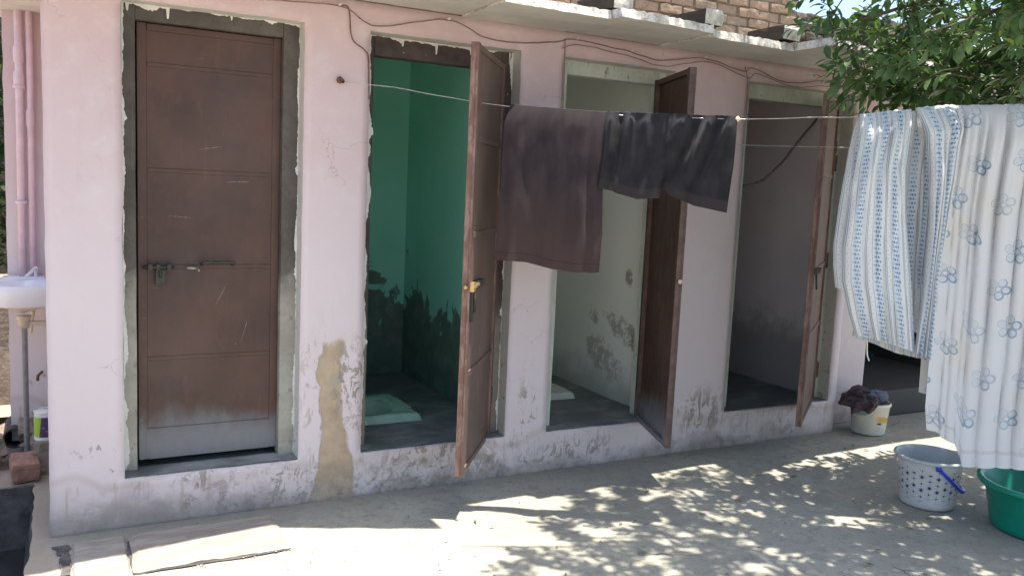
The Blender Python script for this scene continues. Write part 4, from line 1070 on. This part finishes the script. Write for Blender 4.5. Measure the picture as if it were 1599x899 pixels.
m.build('seat_panel', ['striped_cotton'], st)
m = MB()
m.grid(lambda u, v: on(2.345+.338*u, (.93-.07*u)+(pl([(0, .905), (.3, .875), (.6, .838), (1, .815)])(u)-(.93-.07*u))*(1-v), -.010+.010*math.sin(u*60+nz(u*9)*2)+.004*math.sin(u*140)), 90, 8, uvf=lambda a, b: (.5*a, .2*b))
m.build('waistband', ['striped_cotton'], st)
m = MB(); m.tube(spl([on(2.40, .90, .03), on(2.40, .87, .035), on(2.405, .83, .034), on(2.415, .805, .035)], 4), .0032, 6); m.build('drawstring', ['string'], st)
# floral sheet beyond
f4 = folds([-.05, .028, .052, .085, .108, .165, .235, .29, .36, .45, .55, .7, .85, 1.05], 1.0, .012, 2)
def offD(u, v):
    top = .016*math.sin(u*128+2)*math.exp(-v*8)+.010*math.sin(u*215)*math.exp(-v*6)
    return f4(u, v)*(1.05-.45*v)+top+.012*nz(u*6, v*3, 5)+.004*nz(u*25, v*12, 5)-.015
mD = drape(240, 80, pl([(0, 2.690), (.1, 2.680), (.3, 2.668), (.6, 2.672), (.8, 2.672), (.93, 2.675), (1, 2.69)]), pl([(0, 3.95), (1, 4.0)]), lambda u: LZ(2.69+1.26*u)+.008+.008*abs(nz(u*26, 3)), pl([(0, .52), (.03, .51), (.055, .475), (.095, .455), (.115, .40), (.13, .352), (.3, .355), (1, .40)]), offD, 1.34, 1.58, back=.9, sh=-.55, rnd=.04)
tag(mD.build('floral_sheet', ['floral_cotton']), 'long white sheet printed with blue grey flowers hanging almost to the ground', 'sheet')

# ------------------------------------------------------------------ buckets and basin
gb = thing('grey_bucket', 'grey plastic bucket printed with blue dots and stars, blue handle lowered', 'bucket', (3.905, -1.135, 0))
m = MB()
m.lathe([(0, .004), (.118, .004), (.123, 0), (.128, .01), (.131, .03), (.1515, .235)], 64, mi=0)
m.build('bucket_wall', ['bucket_print'], gb)
m = MB(); m.lathe([(.1515, .235), (.170, .240), (.174, .247), (.173, .254), (.166, .258), (.156, .254), (.150, .245), (.128, .03), (.120, .014), (0, .012)], 64); m.build('rim', ['bucket_grey'], gb)
ca = math.atan2(-3.8+1.135, -3.905)           # bearing from bucket to camera
Pd = Vector((math.cos(ca+.25), math.sin(ca+.25), 0)); Qd = Vector((-Pd.y, Pd.x, 0)); tau = R(42)
pts = []
for k in range(25):
    ph = math.pi*k/24
    pts.append(Pd*math.cos(ph)*.163+(Qd*math.cos(tau)-Vector((0, 0, math.sin(tau))))*math.sin(ph)*.205+Vector((0, 0, .228)))
m = MB(); m.tube(pts, [.0085+.008*math.exp(-((k-12)/3.2)**4) for k in range(25)], 8)
for e in (pts[0], pts[-1]): m.lathe([(0, -.013), (.013, -.010), (.013, .010), (0, .013)], 10, tuple(e))
m.build('handle', ['handle_blue'], gb)

bz = thing('green_basin', 'wide green plastic basin at the right edge below the floral sheet', 'basin', (4.115, -1.60, 0))
m = MB()
m.lathe([(0, .004), (.20, .004), (.21, 0), (.222, .01), (.228, .03), (.262, .20), (.270, .205), (.292, .208), (.298, .216), (.298, .228), (.290, .235), (.272, .233), (.262, .222), (.256, .195), (.25, .19), (.222, .035), (.21, .014), (0, .012)], 72)
m.build('basin_body', ['basin_green'], bz)

pb = thing('white_bucket', 'stained white paint bucket with a yellow stripe, heaped with dark washing by the pier', 'bucket', (4.735, -.10, 0), rz=-.0)
m = MB()
m.lathe([(0, .004), (.095, .004), (.10, 0), (.104, .01), (.122, .190), (.128, .192), (.129, .206), (.124, .212), (.118, .206), (.10, .03), (0, .012)], 48); m.build('bucket_wall', ['paint_bucket'], pb)
m = MB(); m.tube([(.122, -.03, .175), (.136, -.03, .168), (.138, -.03, .18)], .007, 6); m.build('handle_lug', ['bucket_white'], pb)
def rag(loc, sz, mat, seed, label, sq=(1, 1, 1)):
    bm = bmesh.new(); bmesh.ops.create_icosphere(bm, subdivisions=4, radius=1)
    for v in bm.verts:
        p = v.co.copy(); q = p*1.6+Vector((seed, seed*2, 0))
        rg = 1-abs(mnoise.noise(Vector((q.x*2.2, q.y*2.2, q.z*1.0))))*2.2; r2 = 1-abs(mnoise.noise(Vector((q.x*1.2+5, q.y*4.2, q.z*2.4))))*2
        r_ = .82+.40*mnoise.noise(q)+.26*rg+.14*r2-.22*max(0, -p.z)**2
        v.co = Vector((p.x*sq[0], p.y*sq[1], p.z*sq[2]))*r_*sz
    for f in bm.faces: f.smooth = True
    me = bpy.data.meshes.new('rag'); bm.to_mesh(me); bm.free(); me.materials.append(M[mat])
    o = bpy.data.objects.new('crumpled_cloth', me); COL.objects.link(o); o.location = loc
    return tag(o, label, 'cloth')
m = MB()
def limp(u, v):
    """sheet of cloth heaped in the bucket, slumping over its left rim and hanging outside in folds"""
    a = R(112+118*u+14*math.sin(v*3))
    r_ = pl([(0, .0), (.35, .085), (.55, .128), (.68, .160), (1, .178)])(v)+.020*math.sin(u*23+2*nz(u*5, v*3))*min(1, v*1.6)+.016*nz(u*7, v*6, 2)
    z = pl([(0, .245), (.35, .262), (.55, .246), (.68, .222), (1, .155)])(v)+.024*nz(u*6, v*7, 4)+.012*nz(u*15, v*13, 1)-.035*max(0, v-.6)*math.sin(u*9+1)
    z -= .08*max(0, v-.55)*abs(2*u-1)**1.5*-1.2
    return (4.735+math.cos(a)*r_, -.10+math.sin(a)*r_, z)
m.grid(limp, 90, 44)
tag(m.build('crumpled_cloth', ['rag_plaid']), 'limp dark plaid cloth slumping over the left rim of the white bucket', 'cloth')
rag((4.67, -.06, .262), .058, 'rag_plaid', 8, 'dark plaid bundle on top of the washing in the white bucket', (1.1, .9, .7))
rag((4.735, -.13, .24), .072, 'rag_blue', 3, 'blue grey crumpled cloth in the middle of the white bucket', (1.2, .8, .6))
rag((4.825, -.09, .235), .055, 'rag_rust', 5, 'rust brown scrap of cloth at the right rim of the white bucket', (1.0, .9, .65))
tub = thing('blue_tub', 'dim blue plastic tub standing on the step in the dark bay', 'tub', (6.0, 1.08, .185))
m = MB(); m.lathe([(0, .003), (.10, 0), (.11, .01), (.145, .055), (.15, .06), (.14, .06), (.105, .015), (0, .012)], 32); m.build('tub_body', ['plastic_blue'], tub)
tub = thing('red_pail', 'dull red plastic pail on the step behind the white bucket', 'pail', (5.55, .95, .185))
m = MB(); m.lathe([(0, .003), (.07, 0), (.08, .01), (.095, .105), (.10, .11), (.09, .11), (.075, .015), (0, .012)], 32); m.build('pail_body', ['plastic_red'], tub)

# ------------------------------------------------------------------ tree over the yard
tr = thing('leafy_tree', 'leafy green tree overhanging the yard and roof from the top right corner', 'tree', (5.0, -2.3, 0))
O = Vector((5.0, -2.3, 0))
m = MB(); m.tube([p-O for p in spl([(5.0, -2.3, -.05), (5.02, -2.31, .8), (4.95, -2.27, 1.6), (5.0, -2.2, 2.3), (5.05, -2.15, 3.0)], 6)], [.12-.002*k for k in range(25)], 14); m.build('trunk', ['bark'], tr)
rr = random.Random(11)
def under(x, y):
    """height of the canopy's lower surface"""
    a = min(1, max(0, (x-2.95)/.5)); a = a*a*(3-2*a)
    b = min(1, max(0, (y+2.3)/.8))
    return 2.66-.50*a*b-.10*b*max(0, min(1, (x-3.0)/.6))
limbs = []
ends = [(3.25, -1.0, 2.32), (3.7, -.85, 2.42), (4.4, -.8, 2.4), (3.1, -1.2, 3.0), (2.3, -1.0, 3.05), (2.0, -1.8, 3.15), (3.2, -2.2, 3.1), (4.2, -1.3, 3.1), (5.2, -.9, 2.9), (2.8, -.75, 2.95), (4.0, -2.6, 3.2), (1.8, -.9, 3.1), (5.6, -1.5, 3.2), (3.45, -1.15, 2.25), (4.9, -.8, 2.4)]
for k, e in enumerate(ends):
    b = Vector((5.0+rr.uniform(-.04, .04), -2.22, rr.uniform(1.9, 2.9))); e = Vector(e)
    mid = b.lerp(e, .5)+Vector((rr.uniform(-.1, .1), rr.uniform(-.1, .1), .28))
    P = spl([b, mid, e], 8); limbs.append(P)
    m = MB(); m.tube([p-O for p in P], [.034-.028*i/(len(P)-1) for i in range(len(P))], 7); m.build('limb', ['bark'], tr)
# twigs with whorls of leaves
leaves = []; tw = MB()
def leaf_at(p, d, up, ln): leaves.append((p, d, up, ln))
def twig(p, d, ln, n):
    q = p+d*ln+Vector((0, 0, -.02)); mid = p.lerp(q, .5)+Vector((0, 0, .015))
    tw.tube([p-O, mid-O, q-O], [.0035, .0028, .0018], 4, cap=False)
    for k in range(n):
        t = .35+.65*k/max(1, n-1); b = p.lerp(q, t); a = k*2.4+rr.random()
        sd = d.orthogonal().normalized(); s2 = d.cross(sd)
        ld = (d*(.55+.35*t)+(sd*math.cos(a)+s2*math.sin(a))*.9+Vector((0, 0, -.25))).normalized()
        leaf_at(b, ld, (Vector((0, 0, 1))+Vector((rr.uniform(-.6, .6), rr.uniform(-.6, .6), 0))), rr.uniform(.058, .096))
def density(x, y):
    d = 1.0
    if x < 3.0: d = .45+.55*max(0, min(1, (x-1.6)/1.3))
    c = mnoise.noise(Vector((x*1.9, y*1.9, 3.3)))
    return d*(1 if c > -.22 else .5 if c > -.38 else .25)
def grow(n, x0, x1, y0, y1, lay):
    cnt = tries = 0
    while cnt < n and tries < 80000:
        tries += 1
        x = rr.uniform(x0, x1); y = rr.uniform(y0, y1)
        if y > -.75 and rr.random() < .5: continue
        ex = (x-3.75)/2.25; ey = (y+1.85)/1.25
        q = ex*ex+ey*ey
        if q > 1.0+.25*mnoise.noise(Vector((x*2, y*2, 0))): continue
        if rr.random() > density(x, y): continue
        z0 = under(x, y); th = max(.25, 1.5*max(0, 1-q)**.5)
        z = z0+rr.random()**1.4*th*(1 if lay == 0 else .35)
        if x < 3.12 and z < 2.85: continue
        p = Vector((x, y, z)); d = Vector((rr.uniform(-1, .5), rr.uniform(-.4, 1), rr.uniform(-.45, .4))).normalized()
        twig(p, d, rr.uniform(.10, .22), rr.randint(6, 10)); cnt += 1
def shade_twigs(n):  # unseen twig cluster added overhead to extend the leaf shadow on the yard
    for k in range(n):
        p = Vector((rr.uniform(2.65, 3.75), rr.uniform(-.82, -.48), rr.uniform(3.2, 3.7)))
        twig(p, Vector((rr.uniform(-1, .5), rr.uniform(-.6, .6), rr.uniform(-.4, .4))).normalized(), rr.uniform(.10, .2), rr.randint(6, 9))
shade_twigs(85)
grow(2000, 1.5, 5.9, -3.1, -.55, 0)
grow(430, 3.0, 5.2, -1.9, -.62, 1)
t_ = tw.build('twigs', ['twig'], tr); t_['kind'] = 'stuff'
def leaf_geo(m, p, d, up, ln):
    d = d.normalized(); s_ = d.cross(up)
    if s_.length < .05: s_ = d.orthogonal()
    s_.normalize(); n_ = s_.cross(d).normalized(); w_ = ln*.20
    st = [(0, 0, 0), (.06, .0, 0), (.35, .85, .03), (.62, 1.0, .0), (.86, .55, -.05), (1.0, 0, -.10)]
    c = [m.vert(p+d*(ln*a)+n_*(ln*h)) for a, b, h in st]
    for sg in (1, -1):
        e = [m.vert(p+d*(ln*a)+n_*(ln*h+w_*b*.28)+s_*(sg*w_*b)) for a, b, h in st[2:5]]
        fs = [(c[1], e[0], c[2]), (c[2], e[0], e[1], c[3]), (c[3], e[1], e[2], c[4]), (c[4], e[2], c[5])]
        for f in fs: m.face(f if sg > 0 else f[::-1], 0, True)
camp = Vector((0, -3.8, 1.5))
inview = [i for i, l in enumerate(leaves) if l[0].x > 2.75 and l[0].z < 2.45 and l[0].y > -1.75 and l[0].x/(l[0].y+3.8) < 1.62]
inview.sort(key=lambda i: (leaves[i][0]-camp).length)
near = set(inview[:300])
lm = []
for k in range(4):
    m = MB(); leaf_geo(m, Vector(), Vector((1, 0, -.04*k)), Vector((0, .12*(k-1.5), 1)), .085); lm.append(m.mesh('leaf', ['leaf']))
fol = MB()
for i, (p, d, up, ln) in enumerate(leaves):
    if i in near:
        o = bpy.data.objects.new('leaf', lm[i % 4]); COL.objects.link(o); o.parent = tr
        X = d.normalized(); Yv = up.cross(X)
        if Yv.length < .05: Yv = X.orthogonal()
        Yv.normalize(); Z = X.cross(Yv); mt = Matrix((X, Yv, Z)).transposed().to_4x4(); mt.translation = p-O
        o.matrix_local = mt @ Matrix.Scale(ln/.085, 4)
    else: leaf_geo(fol, p-O, d, up, ln)
fo = fol.build('foliage', ['leaf'], tr); fo['kind'] = 'stuff'

# dark shrub far behind the left edge
sh = thing('shrub', 'dark shrub far behind the pink side wall at the left edge', 'shrub', (-1.0, 6.5, 0))
m = MB(); m.tube([(0, 0, -.1), (.05, 0, 1.2), (0, .05, 2.2)], [.08, .06, .03], 8); m.build('stem', ['bark'], sh)
m = MB(); rr = random.Random(2)
for k in range(2600):
    a = rr.uniform(0, 6.28); r_ = 1.0*rr.random()**.5; z = rr.uniform(.35, 3.6)
    p = Vector((math.cos(a)*r_, math.sin(a)*r_, z)); leaf_geo(m, p, Vector((rr.uniform(-1, 1), rr.uniform(-1, 1), rr.uniform(-.6, .3))), Vector((0, 0, 1)), rr.uniform(.14, .24))
o = m.build('foliage', ['far_leaf'], sh); o['kind'] = 'stuff'

aw = MB(); aw.box(-3, .07, 2.3, 2.5, 0, .80); tag(aw.build('alley_stand_in', ['mud']), 'low brown block added for the shaded alley ground left of the pink side wall', 'wall')  # added block, its brown standing in for shaded alley ground
aw = MB(); aw.box(-4, 1.5, 8.2, 8.4, 0, 4.2); tag(aw.build('dark_backdrop', ['dark_weathered']), 'tall dark backdrop added far behind the shrub at the left edge', 'wall')  # added backdrop that keeps the gap beyond the shrub dark
